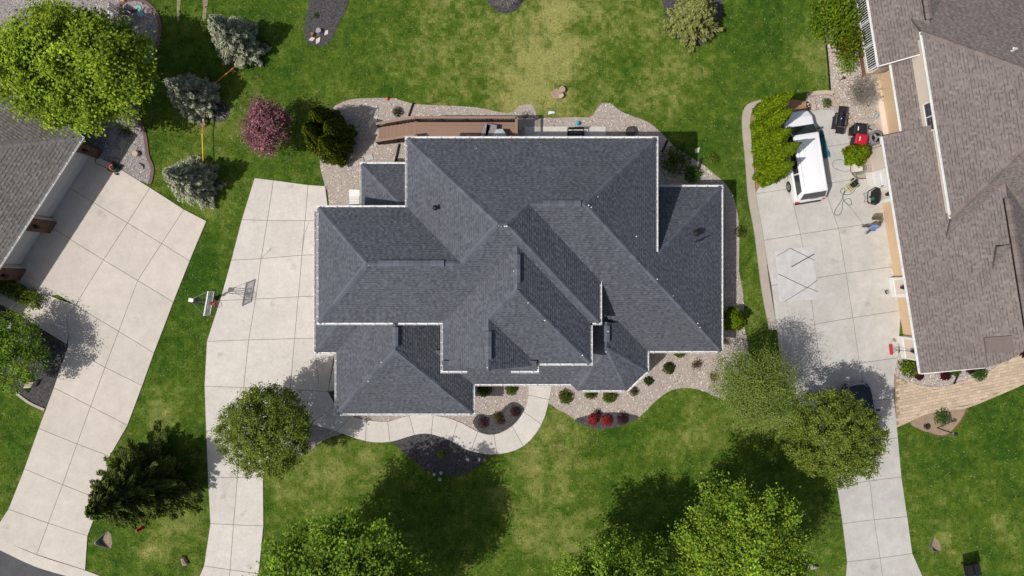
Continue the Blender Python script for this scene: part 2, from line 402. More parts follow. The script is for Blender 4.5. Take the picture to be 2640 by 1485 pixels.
# curved front walk
pairs = [((866,1046),(800,1092)),((907,1072),(868,1112)),((945,1082),(943,1137)),((1000,1086),(1006,1139)),((1055,1071),(1069,1121)),((1117,1070),(1112,1119)),((1180,1085),(1165,1138)),((1232,1112),(1214,1163)),((1273,1120),(1282,1171)),((1320,1098),(1350,1150)),((1350,1060),(1396,1094)),((1362,1018),(1416,1030)),((1358,960),(1428,960))]
inner = smooth_poly([p[0] for p in pairs], 3, False); outer = smooth_poly([p[1] for p in pairs], 3, False)
q = [inner[3*i:3*i+4] + outer[3*i:3*i+4][::-1] for i in range(len(pairs) - 1)]
slab_set('front_walk', M['conc_pale'], q)
# right driveway
q = strip_rows([[(1945,500),(2036,487),(2121,475),(2200,463)], [(1966,620),(2063,604),(2161,589),(2292,568)], [(1988,736),(2084,720),(2180,704),(2306,687)], [(2002,851),(2099,836),(2198,819),(2322,800)], [(2015,966),(2116,950),(2215,936),(2314,922)]])
q += [[(2040,300),(2090,285),(2147,283),(2182,335),(2190,370),(2121,380),(2030,395)], [(2030,395),(2121,380),(2121,475),(2036,487),(1945,500),(1985,440)], [(2121,380),(2190,370),(2235,380),(2235,440),(2268,450),(2200,463),(2121,475)], [(2200,463),(2268,450),(2292,568),(2270,571)]]
q += [[(2015,966),(2116,950),(2215,936),(2234,1036),(2160,1050),(2075,1060)], [(2215,936),(2314,922),(2304,965),(2304,1026),(2234,1036)]]
q += strip_rows([[(2075,1060),(2160,1050),(2234,1036),(2304,1026)], [(2122,1150),(2185,1145),(2258,1135),(2314,1128)]])
q += strip_rows([[(2122,1150),(2222,1141),(2314,1128)], [(2157,1252),(2241,1239),(2323,1229)], [(2171,1349),(2253,1339),(2338,1331)], [(2183,1448),(2268,1438),(2351,1426)], [(2176,1525),(2280,1525),(2395,1525)]])
slab_set('driveway', M['conc_grey'], q)

for pts in ([(797,571),(793,585),(786,600),(784,622),(781,640),(779,656)], [(812,900),(816,930),(819,955),(822,990)], [(700,640),(690,652),(676,664)]):
    pth = [tuple(W(*q_)[:2]) + (.056,) for q_ in pts]; obj('crack', MB().tube(pth, .009, 4), M['asphalt'], bpy.data.objects['driveway.001'])
# kerbs, street
def strip_mesh(a, b, z0, z1):
    return MB().prism(a + b[::-1], z0, z1)
a = smooth_poly([W(*p)[:2] for p in [(1962,258),(1950,261),(1928,269),(1915,287),(1912,320),(1916,371),(1921,422),(1928,512),(1944,602),(1962,743),(1982,850)]], 4, False)
b = smooth_poly([W(*p)[:2] for p in [(1964,270),(1955,274),(1944,281),(1936,292),(1933,320),(1936,371),(1941,422),(1948,508),(1965,602),(1984,743),(2003,850)]], 4, False)
k = struct('kerb', strip_mesh(a, b, -0.05, 0.11), M['kerb'])
a = smooth_poly([W(*p)[:2] for p in [(-60,1364),(0,1388),(96,1430),(221,1470),(262,1486),(330,1512)]], 4, False)
b = smooth_poly([W(*p)[:2] for p in [(-60,1392),(0,1417),(92,1460),(190,1489),(240,1503),(330,1532)]], 4, False)
struct('kerb', strip_mesh(a, b, -0.05, 0.05), M['conc_warm'])
lawn_holes.append([tuple(t) for t in a + b[::-1]])
rp = b + [tuple(W(330,1620)[:2]), tuple(W(-60,1620)[:2])]
struct('street', MB().sheet(rp, 0.006), M['asphalt']); lawn_holes.append([tuple(t) for t in rp])

# ---------------- lawn sheet with its own patches of dry and lush grass
PATCH = [  # px, py, radius px, towards (0 lush green, 1 straw)
 (1440,120,110,.75),(1385,200,110,.75),(1330,240,90,.6),(1500,70,80,.55),(1450,30,70,.6),(1270,80,90,.4),(1390,270,80,.55),(1560,280,90,.35),(1700,260,80,.35),
 (1500,60,40,-.7),(1520,75,45,-.6),(1600,165,50,-.5),(1510,195,40,-.4),(1960,100,110,-.35),(1050,70,40,-.6),(1130,60,60,.2),
 (440,1030,60,.75),(420,1075,50,.6),(560,640,18,.4),(475,860,75,-.6),(500,740,70,-.5),(540,660,60,-.4),(430,960,50,-.3),(1400,1330,150,.28),(1300,1290,70,.2),(860,1220,110,.25),(760,1230,90,.5),(700,1240,50,.4),(850,1190,80,.35),(960,1200,60,.35),
 (1350,1180,90,.45),(1420,1130,80,.5),(1450,1260,120,.3),(1420,1400,120,.35),(1800,1120,70,.4),(1740,1150,80,.3),(1600,1110,50,-.5),(1700,1080,70,-.3),
 (440,1370,60,.55),(400,1430,30,.6),(380,1425,30,.6),(500,1310,40,.55),(310,1430,60,-.4),(2100,140,60,.45),(2020,160,60,.3),(2430,1380,40,.5),(2580,1340,35,.6),(2600,1390,30,.6),(2520,1300,90,.2),(2420,1200,100,-.35),(2580,1130,80,-.3),
 (40,1150,60,-.4),(470,850,50,.2),(470,700,60,-.3),(720,440,60,-.4),(1000,230,70,-.3),(1200,130,50,-.3),(1820,380,60,-.4),(1640,360,60,-.35),(560,120,90,-.2),(930,120,60,-.15),(700,40,60,-.2),
]
LUSH = np.array([0.032, 0.078, 0.008]); MID = np.array([0.078, 0.128, 0.014]); DRY = np.array([0.270, 0.268, 0.082])
def lawn_colour(X, Y):
    px = X * SC + CX; py = CY - Y * SC
    n1 = fbm(X, Y, 0.22, 3, 4); n2 = fbm(X, Y, 1.1, 17, 4); n3 = fbm(X, Y, 3.5, 29, 3)
    t = (n1 - .5) * .62 + (n2 - .5) * .62 + (n3 - .5) * .95 - 0.11
    # the back lawn is mixed with straw, the front lawn is even
    back = np.clip((360 - py) / 120, 0, 1) * np.clip((px - 930) / 200, 0, 1) * np.clip((1850 - px) / 150, 0, 1)
    t = t + 0.22 * back + 0.35 * back * (n3 - .45)
    # faint mowing stripes in the front lawn
    front = np.clip((py - 1050) / 100, 0, 1)
    t = t + front * (.06 * np.sin((px * .12 + py) / 7.0) + .05 * np.sin((px * .3 + py) / 26.0)) * (.4 + n2)
    for x, y, r, w in PATCH:
        d2 = ((px - x) ** 2 + (py - y) ** 2) / (r * r)
        t = t + w * np.exp(-d2 * 1.4) * (0.2 + 1.0 * n2)
    t = np.clip(t, -0.75, 1.0)[:, None]
    c = np.where(t < 0, MID + (LUSH - MID) * np.minimum(1, -t * 1.9), MID + (DRY - MID) * t)
    return c
gx = np.arange(-36, 36.01, 0.16); gy = np.arange(-21, 21.01, 0.16)
XX, YY = np.meshgrid(gx, gy); nx, ny = len(gx), len(gy)
V = np.c_[XX.ravel(), YY.ravel(), np.zeros(XX.size)]
ii = (np.arange(ny - 1)[:, None] * nx + np.arange(nx - 1)[None, :]).ravel()
F = np.c_[ii, ii + 1, ii + nx + 1, ii + nx]
fc = lawn_colour(V[F].mean(1)[:, 0], V[F].mean(1)[:, 1])
struct('lawn', mesh_np('lawn', V, F, fc), M['lawn'])
far = MB(); m_far = pmat('far_lawn', tuple(MID), 0.95, noise=[(0.2, .2), (2, .25)])
far.sheet([(-420, -420), (420, -420), (420, 420), (-420, 420)], -0.06); struct('ground', far, m_far)
# ================================================================== ROOF TOOLS
def clip(poly, a, b, c):
    """keep a*x + b*y + c >= 0 of a 2-d polygon"""
    out = []; n = len(poly)
    for i in range(n):
        p, q = poly[i], poly[(i + 1) % n]
        dp = a * p[0] + b * p[1] + c; dq = a * q[0] + b * q[1] + c
        if dp >= 0: out.append(p)
        if (dp >= 0) != (dq >= 0):
            t = dp / (dp - dq); out.append((p[0] + (q[0] - p[0]) * t, p[1] + (q[1] - p[1]) * t))
    return out

class Plane:                                    # height = a x + b y + c
    def __init__(s, p, n, h, m):                # through eave point p at height h, rising m along inward direction n
        l = math.hypot(*n); nx, ny = n[0] / l, n[1] / l
        s.a, s.b = m * nx, m * ny; s.c = h - s.a * p[0] - s.b * p[1]; s.up = (nx, ny); s.m = m
    def z(s, x, y): return s.a * x + s.b * y + s.c

def facet_poly(pl, start, le=(), ge=()):
    p = list(start)
    for q in le: p = clip(p, q.a - pl.a, q.b - pl.b, q.c - pl.c)
    for q in ge: p = clip(p, pl.a - q.a, pl.b - q.b, pl.c - q.c)
    return p

def rect(x0, x1, y0, y1): return [(x0, y0), (x1, y0), (x1, y1), (x0, y1)]

def shingle_mesh(pl, poly, exposure, tones, tint, lift=0.024):
    """courses of laminated tabs, each tab a face lifted at its lower edge"""
    ux, uy = -pl.up[1], pl.up[0]                 # along the eave
    sl = math.sqrt(1 + pl.m ** 2); vx, vy, vz = pl.up[0] / sl, pl.up[1] / sl, pl.m / sl
    nx, ny, nz = -pl.a / sl, -pl.b / sl, 1 / sl
    o = poly[0]; oz = pl.z(*o)
    P = [((x - o[0]) * ux + (y - o[1]) * uy, ((x - o[0]) * pl.up[0] + (y - o[1]) * pl.up[1]) * sl) for x, y in poly]
    v0 = min(p[1] for p in P); v1 = max(p[1] for p in P)
    mb = MB(); j = 0; v = v0
    def pt(u, w, l): return (o[0] + u * ux + w * vx + nx * l, o[1] + u * uy + w * vy + ny * l, oz + w * vz + nz * l)
    while v < v1 - 1e-4:
        s = clip(clip(P, 0, 1, -v), 0, -1, v + exposure)
        if len(s) >= 3:
            u0 = min(p[0] for p in s); u1 = max(p[0] for p in s)
            u = u0 - random.uniform(0, .3); hi = random.random() < .5
            while u < u1:
                w = random.uniform(.11, .21); hi = not hi if random.random() < .88 else hi
                t = s if (u <= u0 and u + w >= u1) else clip(clip(s, 1, 0, -u), -1, 0, u + w)
                if len(t) >= 3:
                    l = lift if hi else lift * 0.4
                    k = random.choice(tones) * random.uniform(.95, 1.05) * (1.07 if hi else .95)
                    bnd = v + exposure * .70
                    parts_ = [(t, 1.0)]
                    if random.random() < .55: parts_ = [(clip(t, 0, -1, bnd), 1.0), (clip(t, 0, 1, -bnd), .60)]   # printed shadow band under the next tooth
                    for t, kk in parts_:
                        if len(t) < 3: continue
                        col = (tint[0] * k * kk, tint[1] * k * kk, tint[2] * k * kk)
                        top = [pt(p[0], p[1], l + (0.0015 - l) * (p[1] - v) / exposure) for p in t]
                        n = len(top); low = [i for i in range(n) if abs(t[i][1] - v) < 1e-6]
                        mb.add(top, [tuple(range(n))], col)
                        if len(low) == 2:
                            a_, b_ = low if (low[1] - low[0]) == 1 else (low[1], low[0])
                            mb.add([top[a_], top[b_], pt(t[b_][0], t[b_][1], -.004), pt(t[a_][0], t[a_][1], -.004)], [(3, 2, 1, 0)], tuple(c * .3 for c in col))
                u += w
        v += exposure; j += 1
    return mb

def ccw(poly):
    a = sum(poly[i][0] * poly[(i + 1) % len(poly)][1] - poly[(i + 1) % len(poly)][0] * poly[i][1] for i in range(len(poly)))
    return poly if a > 0 else poly[::-1]

def add_slope(house, pl, poly, style, exposure=0.15):
    poly = ccw(poly)
    if len(poly) < 3: return
    d = MB(); n = len(poly)
    top = [(x, y, pl.z(x, y) - .006) for x, y in poly]; bot = [(x, y, pl.z(x, y) - .12) for x, y in poly]
    d.add(top + bot, [tuple(range(n)), tuple(range(n, 2 * n))[::-1]] + [(i, n + i, n + (i + 1) % n, (i + 1) % n) for i in range(n)])
    slope = obj('roof_slope', d, style['deck'], house)
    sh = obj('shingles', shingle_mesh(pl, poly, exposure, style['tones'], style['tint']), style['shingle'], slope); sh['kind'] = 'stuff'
    return slope

def ridge_caps(house, p0, p1, style, drop=0.5, half=0.135, step=0.42):
    """overlapping cap shingles along a hip or ridge, each piece its own object"""
    p0, p1 = Vector(p0), Vector(p1); d = p1 - p0; L = d.length
    if L < .2: return
    key = f'cap{drop:.2f}{half:.2f}'
    me = CAPMESH.get((key, style['cap'].name))
    if me is None:
        l = step * 1.12; z0, z1 = 0.036, 0.022
        dz = drop * half
        v = [(0, -half, z0 - dz), (0, 0, z0), (0, half, z0 - dz), (l, -half, z1 - dz), (l, 0, z1), (l, half, z1 - dz)]
        v += [(x, y, z - .014) for x, y, z in v]
        f = [(0, 3, 4, 1), (1, 4, 5, 2), (6, 7, 1, 0)[::-1], (7, 8, 2, 1)[::-1], (0, 6, 9, 3)[::-1], (2, 5, 11, 8)[::-1]]
        mb = MB(); mb.add(v, f); me = mb.mesh('ridge_cap'); me.materials.append(style['cap']); CAPMESH[(key, style['cap'].name)] = me
    if p1.z < p0.z: p0, p1 = p1, p0; d = -d
    n = max(1, round(L / step)); st = L / n
    X = d.normalized(); Y = Vector((0, 0, 1)).cross(X).normalized(); Z = X.cross(Y)
    Mr = Matrix((X, Y, Z)).transposed().to_4x4()
    for i in range(n):
        mt = Matrix.Translation(p0 + X * st * i) @ Mr @ Matrix.Diagonal((st / step, random.uniform(.93, 1.05), random.uniform(.9, 1.3), 1))
        o = bpy.data.objects.new('ridge_cap', me); COL.objects.link(o)
        o.parent = house; o.matrix_parent_inverse = wm(house).inverted(); o.matrix_basis = mt
CAPMESH = {}

def ridge_vent(house, p0, p1, style, w=0.30, h=0.085):
    p0, p1 = Vector(p0), Vector(p1); X = (p1 - p0).normalized(); Y = Vector((-X.y, X.x, 0)); L = (p1 - p0).length
    mb = MB()
    def pt(a, b, z): q = p0 + X * a + Y * b; return (q.x, q.y, q.z + z)
    vs = []
    for a in (0, L):
        vs += [pt(a, -w/2, -.10), pt(a, -w/2, h - .05), pt(a, 0, h), pt(a, w/2, h - .05), pt(a, w/2, -.10)]
    mb.add(vs, [(0, 1, 6, 5), (1, 2, 7, 6), (2, 3, 8, 7), (3, 4, 9, 8), (0, 4, 3, 2, 1), (5, 6, 7, 8, 9)])
    o = obj('ridge_vent', mb, M['black'], house)
    n = max(2, int(L / .36))
    for i in range(n):
        c = MB(); a0 = L * i / n; a1 = L * (i + 1) / n - .012
        for s in (-1, 1):
            q = [pt(a0, 0, h + .018), pt(a1, 0, h + .012), pt(a1, s * w * .53, h - .042), pt(a0, s * w * .53, h - .036)]
            c.add(q + [(x, y, z - .012) for x, y, z in q], [(0, 1, 2, 3) if s < 0 else (3, 2, 1, 0), (0, 4, 5, 1), (1, 5, 6, 2), (2, 6, 7, 3), (3, 7, 4, 0)])
        obj('vent_cap', c, style['cap'], o)

def gutter(house, p0, p1, out, mat=None, w=0.095, hangers=True):
    """U-shaped eave gutter with its hanger straps; out = outward direction"""
    p0, p1 = Vector(p0), Vector(p1); X = (p1 - p0).normalized(); O = Vector((out[0], out[1], 0)).normalized(); L = (p1 - p0).length
    def pt(a, b, z): q = p0 + X * a + O * b; return (q.x, q.y, q.z + z)
    prof = [(0.0, 0.0), (0.0, -.115), (w * .75, -.115), (w, -.05), (w, 0.0), (w + .016, 0.0), (w + .016, -.055), (w * .8, -.13), (-.012, -.13), (-.012, 0)]
    n = len(prof); mb = MB()
    vs = [pt(a, b, z - .012) for a in (-.005, L + .005) for b, z in prof]
    mb.add(vs, [(i, (i + 1) % n, n + (i + 1) % n, n + i) for i in range(n)] + [tuple(range(n)), tuple(range(n, 2 * n))[::-1]])
    o = obj('gutter', mb, mat or M['white'], house)
    if hangers:
        k = max(1, int(L / .78)); hb = MB()
        for i in range(k + 1):
            a = L * (i + .5) / (k + 1)
            c = p0 + X * a + O * (w / 2); ang = math.atan2(X.y, X.x)
            hb.box((c.x, c.y, c.z - .004), (.034, w + .06, .014), ang)
        obj('hanger', hb, mat or M['white'], o)['kind'] = 'stuff'
    return o

def fascia(house, p0, p1, out, mat, h=0.2, soffit=0.45, smat=None):
    p0, p1 = Vector(p0), Vector(p1); X = (p1 - p0).normalized(); O = Vector((out[0], out[1], 0)).normalized(); L = (p1 - p0).length
    def pt(a, b, z): q = p0 + X * a + O * b; return (q.x, q.y, q.z + z)
    mb = MB()
    vs = [pt(a, b, z) for a in (0, L) for b, z in ((-.014, -.02), (-.014, -h), (-soffit, -h), (-soffit, -h + .02), (-.05, -h + .02), (-.05, -.02))]
    n = 6
    mb.add(vs, [(i, (i + 1) % n, n + (i + 1) % n, n + i) for i in range(n)] + [tuple(range(n))[::-1], tuple(range(n, 2 * n))])
    obj('fascia', mb, mat, house)

def eave(house, p0, p1, h, out, trim=None, fas=None, gut=True):
    a, b = Vector((*p0, h)), Vector((*p1, h))
    fascia(house, a, b, out, fas or M['white_trim'])
    if gut: gutter(house, a + Vector((*out, 0)).normalized() * .014, b + Vector((*out, 0)).normalized() * .014, out)

def wall_window(house, c, wdir, size, out, mull=1, sill=True):
    """window set on a wall: frame bars, panes, sill"""
    c = Vector(c); X = Vector((*wdir, 0)).normalized(); O = Vector((*out, 0)).normalized(); ang = math.atan2(X.y, X.x)
    w, h = size; f = MB()
    Rm = Matrix.Rotation(ang, 3, 'Z')
    for s in (-1, 1):
        f.box(c + X * s * (w / 2 - .04) + O * .03, (.08, .09, h), Rm); f.box(c + Vector((0, 0, s * (h / 2 - .04))) + O * .031, (w, .09, .08), Rm)
    for i in range(mull):
        f.box(c + X * (w * ((i + 1) / (mull + 1) - .5)) + O * .028, (.06, .08, h - .1), Rm)
    fr = obj('window', f, M['white_trim'], house)
    for i in range(mull + 1):
        pw = (w - .1) / (mull + 1)
        obj('pane', MB().box(c + X * (-w / 2 + .05 + pw * (i + .5)) + O * .012, (pw, .02, h - .1), Rm), M['glass'], fr)
    if sill: obj('sill', MB().box(c + Vector((0, 0, -h / 2 - .03)) + O * .06, (w + .12, .16, .05), Rm), M['white_trim'], fr)

SLATE = dict(deck=M['deck_slate'], shingle=M['shingle_slate'], cap=M['cap_slate'], tones=(.86, .95, 1.0, 1.0, 1.04, 1.12), tint=(0.102, 0.109, 0.127))
BROWN = dict(deck=M['deck_brown'], shingle=M['shingle_slate'], cap=M['cap_brown'], tones=(.88, .95, 1.0, 1.0, 1.05, 1.10), tint=(0.192, 0.163, 0.152))
GREY = dict(deck=M['deck_grey'], shingle=M['shingle_slate'], cap=M['cap_grey'], tones=(.88, .95, 1.0, 1.0, 1.04, 1.10), tint=(0.190, 0.180, 0.165))

# ================================================================== MAIN HOUSE (slate-blue hip roofs)
HM = thing('house', 'large house with slate-blue hip and valley roofs and white gutters', 'house', (0, 0, 0))
h1, h2 = 2.8, 6.3
k1 = (HC - h1) / HC / SC; k2 = (HC - h2) / HC / SC
def X1(p): return (p - CX) * k1
def Y1(p): return (CY - p) * k1
def X2(p): return (p - CX) * k2
def Y2(p): return (CY - p) * k2
m = 0.8
xUw, xUe, yN, yS = X2(1050), X2(1546), Y2(357), Y2(832)
xLw, yLN = X2(822), Y2(535)
xRe, xWe, yWN, yWS = 7.95, 12.62, Y1(482), Y1(905)
xGw, xGe, yG = X2(1142), X2(1522), Y2(937)
xHe, yHf = X2(1383), -4.28
xFw, xFe, yFS = X1(868), X1(1219), Y1(1066)
x2w, y2S, y2N = X1(814), Y1(908), Y1(545)
xSw, ySN = X1(933), Y1(423)
yPS = Y1(990); xBe, yBS = X1(1668), Y1(1006)
N_ = Plane((0, yN), (0, -1), h2, m); UW = Plane((xUw, 0), (1, 0), h2, m); UE = Plane((xUe, 0), (-1, 0), h2, m); US = Plane((0, yS), (0, 1), h2, m)
LW = Plane((xLw, 0), (1, 0), h2, m); LN = Plane((0, yLN), (0, -1), h2, m)
E_ = Plane((xRe, 0), (-1, 0), h2, .75); SR = Plane((0, yWS), (0, 1), h1, .83); WN = Plane((0, yWN), (0, -1), h1, m)
GW = Plane((xGw, 0), (1, 0), h2, m); GE = Plane((xGe, 0), (-1, 0), h2, m); GS = Plane((0, yG), (0, 1), h2, m); HE = Plane((xHe, 0), (-1, 0), h2, m)
FW = Plane((xFw, 0), (1, 0), h1, m); FE = Plane((xFe, 0), (-1, 0), h1, m); FS = Plane((0, yFS), (0, 1), h1, m)
W2W = Plane((x2w, 0), (1, 0), h1, m); W2S = Plane((0, y2S), (0, 1), h1, m)
SW_ = Plane((xSw, 0), (1, 0), h1, m); SN = Plane((0, ySN), (0, -1), h1, m)
PS = Plane((0, yPS), (0, 1), h1, m)
BE = Plane((xBe, 0), (-1, 0), h1, m); BW = Plane((2.68, 0), (1, 0), h1, m); BS = Plane((0, yBS), (0, 1), h1, m)
BSE = Plane((6.93, yBS), (-.686, .727), h1, .73); BSW = Plane((3.93, yBS), (.686, .727), h1, .73)
def slope(pl, start, le=(), ge=(), st=SLATE, house=HM): add_slope(house, pl, facet_poly(pl, start, le, ge), st)
big = rect(-20, 20, -20, 20)
slope(N_, rect(xUw, 6, 0, yN), [UW, UE, US])
slope(N_, rect(-1, xRe, 0, yN), [E_, SR], [UE])
slope(UW, rect(xUw, 2, yS, yN), [N_, US])
slope(UE, rect(-2, xUe, yS, yN), [N_, US])
slope(US, rect(-6, xUe, yS, 6), [UW, UE, N_])
slope(US, rect(xLw, -.7, yS, 4), [LW, LN], [UW])
slope(LW, rect(xLw, -6, yS, yLN), [US, LN])
slope(LN, rect(xLw, -2, 0, yLN), [LW, US])
slope(E_, rect(0, xRe, 2.0, yN), [N_, SR])
slope(E_, rect(xRe, xWe, yWS, yWN), [SR, WN])
slope(E_, rect(4, xRe, yWS, 2.0), [SR])
slope(SR, rect(-.5, xWe, yWS, 8.2), [E_, N_])
slope(WN, rect(6, xWe, 0, yWN), [E_, SR])
slope(GW, rect(xGw, 1, yG, 2.6), [GS, GE])
slope(GW, rect(xGw, 1, yHf, 0), [HE], [GS])
slope(GE, rect(0, xGe, yG, 2.6), [GS, GW])
slope(GS, rect(xGw, xGe, yG, 1), [GW, GE])
slope(HE, rect(-2, xHe, yHf, -1.5), [GW])
slope(FW, rect(xFw, -4, yFS, -1.4), [FS, FE])
slope(FE, rect(-8, xFe, yFS, -1.4), [FS, FW])
slope(FS, rect(xFw, xFe, yFS, -1), [FW, FE])
slope(W2W, rect(x2w, -9.6, y2S, y2N), [W2S])
slope(W2S, rect(x2w, -7.6, y2S, -1.4), [W2W])
slope(SW_, rect(xSw, -5.2, 3.9, ySN), [SN])
slope(SN, rect(xSw, -5.2, 3.9, ySN), [SW_])
slope(PS, rect(-4.6, 4.3, yPS, -3.6))
bo = [(2.68, -2.0), (2.68, -5.0), (3.93, yBS), (6.93, yBS), (xBe, Y1(957)), (xBe, -2.0)]
slope(BE, bo, [BW, BS, BSE]); slope(BW, bo, [BE, BS, BSW]); slope(BS, bo, [BE, BW, BSE, BSW]); slope(BSE, bo, [BE, BS, BSW]); slope(BSW, bo, [BW, BS, BSE])

def meet(p, q, r):
    A = np.array([[p.a - q.a, p.b - q.b], [p.a - r.a, p.b - r.b]]); x, y = np.linalg.solve(A, [q.c - p.c, r.c - p.c]); return Vector((x, y, p.z(x, y)))
def edge_at(p, q, x=None, y=None):
    if x is not None: y = (q.c - p.c + (q.a - p.a) * x) / (p.b - q.b)
    else: x = (q.c - p.c + (q.b - p.b) * y) / (p.a - q.a)
    return Vector((x, y, p.z(x, y)))
def caps(a, b, drop=.5, st=SLATE, house=HM): ridge_caps(house, a, b, st, drop)
aU1 = meet(N_, UW, US); aU2 = meet(N_, UE, US); aL = meet(LW, LN, US); aR = meet(N_, E_, SR); aG = meet(GS, GW, GE); aH = meet(GW, HE, GS); aF = meet(FW, FE, FS); aB = meet(BW, BE, BS)
nR = meet(N_, UE, SR); lU = meet(LN, US, UW); aW = meet(E_, WN, SR)
caps((xUw, yN, h2), aU1); caps(aU1, aU2, .8); caps(aU1, lU); caps(aU2, (xUe, yS, h2)); caps(aU2, nR)
caps((xLw, yLN, h2), aL); caps((xLw, yS, h2), aL); caps(aL, lU, .8)
caps((xRe, yN, h2), aR); caps((xWe, yWS, h1), aR); caps(edge_at(E_, WN, x=xWe), aW); caps(nR, aR, .8)
gN = edge_at(GW, US, x=aG.x); caps(gN, aG, .8); caps((xGe, yG, h2), aG); caps(aG, aH); caps(aH, (aH.x, yHf, aH.z), .8)
caps((xFw, yFS, h1), aF); caps((xFe, yFS, h1), aF); caps(aF, (aF.x, yS - .1, aF.z), .8)
caps((x2w, y2S, h1), edge_at(W2W, FW, x=x2w + 1.3) if False else (x2w + 1.5, y2S + 1.5, h1 + 1.5 * m))
caps((xSw, ySN, h1), (xSw + 2.9, ySN - 2.9, h1 + 2.9 * m))
caps(aB, (aB.x, -2.0, aB.z), .8); caps(edge_at(BE, BSE, x=xBe), aB, .3)
pb = meet(BS, BSE, BE); caps((6.93, yBS, h1), aB, .3); caps((3.93, yBS, h1), aB, .3)
def along(a, b, t0, t1): a, b = Vector(a), Vector(b); return a.lerp(b, t0), a.lerp(b, t1)
ridge_vent(HM, *along(aL, lU, .12, .82), SLATE); ridge_vent(HM, *along(nR, aR, .25, .93), SLATE)
ridge_vent(HM, *along(gN, aG, .2, .85), SLATE); ridge_vent(HM, *along(aH, (aH.x, yHf, aH.z), .25, .8), SLATE)
ridge_vent(HM, *along(aF, (aF.x, yS - .1, aF.z), .15, .9), SLATE); ridge_vent(HM, *along((aB.x, -2.0, aB.z), aB, .1, .75), SLATE)

# eaves
def ev(x0, y0, x1, y1, h, out, gut=True): eave(HM, (x0, y0), (x1, y1), h, out, gut=gut)
g = .14
ev(xUw - g, yN, xRe + g, yN, h2, (0, 1)); ev(xUw, yN, xUw, yLN, h2, (-1, 0)); ev(xLw - g, yLN, xUw - g, yLN, h2, (0, 1)); ev(xLw, yS - .02, xLw, yLN, h2, (-1, 0))
ev(xLw - g, yS, X2(1012), yS, h2, (0, -1)); ev(X2(1026), yS, xGw, yS, h2, (0, -1)); ev(xGw, yHf - .3, xGw, yS - g, h2, (-1, 0))
ev(xRe, 2.0, xRe, yN, h2, (1, 0)); ev(xUe, yS, xUe, Y2(722), h2, (1, 0)); ev(xGe + g, yS, xUe + g, yS, h2, (0, -1)); ev(xGe, yG, xGe, yS - g, h2, (1, 0))
ev(xHe + g, yG, xGe + g, yG, h2, (0, -1)); ev(xGw - g, yHf - .3, X2(1204), yHf - .3, h2, (0, -1)); ev(X2(1318), yHf - .3, xHe + g, yHf - .3, h2, (0, -1)); ev(xHe, yHf - .3, xHe, yG - g, h2, (1, 0))
ev(xRe + .1, yWN, xWe + g, yWN, h1, (0, 1)); ev(xWe, yWS, xWe, yWN, h1, (1, 0)); ev(xBe + .02, yWS, xWe + g, yWS, h1, (0, -1))
ev(x2w, y2S, x2w, y2N, h1, (-1, 0)); ev(x2w - g, y2S, xFw - g, y2S, h1, (0, -1)); ev(xFw, yFS, xFw, y2S - g, h1, (-1, 0)); ev(xFw - g, yFS, xFe + g, yFS, h1, (0, -1)); ev(xFe, yFS, xFe, yPS - g, h1, (1, 0))
ev(xFe, yPS, X1(1486), yPS, h1, (0, -1)); ev(X1(1486), yPS, 4.26, yBS, h1, (-.7, -.72)); ev(4.26, yBS, 6.93, yBS, h1, (0, -1)); ev(6.93, yBS, xBe, Y1(957), h1, (.686, -.727)); ev(xBe, Y1(957), xBe, yWS, h1, (1, 0))
ev(xSw, yLN + .2, xSw, ySN, h1, (-1, 0)); ev(xSw - g, ySN, xUw - .2, ySN, h1, (0, 1))
# little return roofs under the front gable
for xa, xb in ((xGw, X2(1204)), (X2(1318), xHe)):
    pl = Plane((0, yHf - .3), (0, 1), h2, .6); add_slope(HM, pl, rect(xa, xb, yHf - .3, yHf + .3), SLATE)
# walls
def wbox(x0, x1, y0, y1, z): obj('wall', MB().box(((x0 + x1) / 2, (y0 + y1) / 2, z / 2), (x1 - x0, y1 - y0, z)), M['siding'], HM); house_foot.append(rect(x0, x1, y0, y1))
o = .45
wbox(xUw + o, xUe - o, yS + o, yN - o, h2 - .15); wbox(xLw + o, xUw + o - .01, yS + o + .005, yLN - o, h2 - .16)
wbox(xUe - o + .01, xRe - o, 2.45, yN - o - .005, h2 - .155); wbox(xGw + o, xGe - o, yG + o, yS + o - .01, h2 - .16)
wbox(xUe - o + .012, xWe - o, yWS + o, yWN - o, h1 - .15); wbox(xFw + o, xFe - o, yFS + o, yS + o - .015, h1 - .16)
wbox(x2w + o, xLw + o - .012, y2S + o, y2N - o, h1 - .15); wbox(xSw + o, xUw + o - .015, yLN - o + .01, ySN - o, h1 - .16)
obj('wall', MB().prism([(3.1, -3.7), (3.1, -4.8), (4.15, yBS + .5), (6.75, yBS + .5), (xBe - .5, -4.8), (xBe - .5, -3.35)], 0, h1 - .17), M['siding'], HM)
gab = [(xGw + o, h2 - .2), (xHe - o, h2 - .2), (aH.x, aH.z - .5)]
mb = MB(); mb.add([(x, yHf + .3, z) for x, z in gab] + [(x, yHf + .9, z) for x, z in gab], [(0, 1, 2), (5, 4, 3), (0, 2, 5, 3), (1, 4, 5, 2), (0, 3, 4, 1)]); obj('gable_wall', mb, M['siding'], HM)
for s, pl in ((1, GW), (-1, HE)):
    e = xGw if s == 1 else xHe
    mb = MB(); vs = []
    for (x, z) in ((e, h2 - .14), (aH.x, aH.z - .14), (aH.x, aH.z - .34), (e, h2 - .34)):
        vs += [(x, yHf + .012, z), (x, yHf + .06, z)]
    mb.add(vs, [(0, 2, 4, 6), (1, 7, 5, 3), (0, 1, 3, 2), (2, 3, 5, 4), (4, 5, 7, 6), (6, 7, 1, 0)]); obj('rake_board', mb, M['white_trim'], HM)
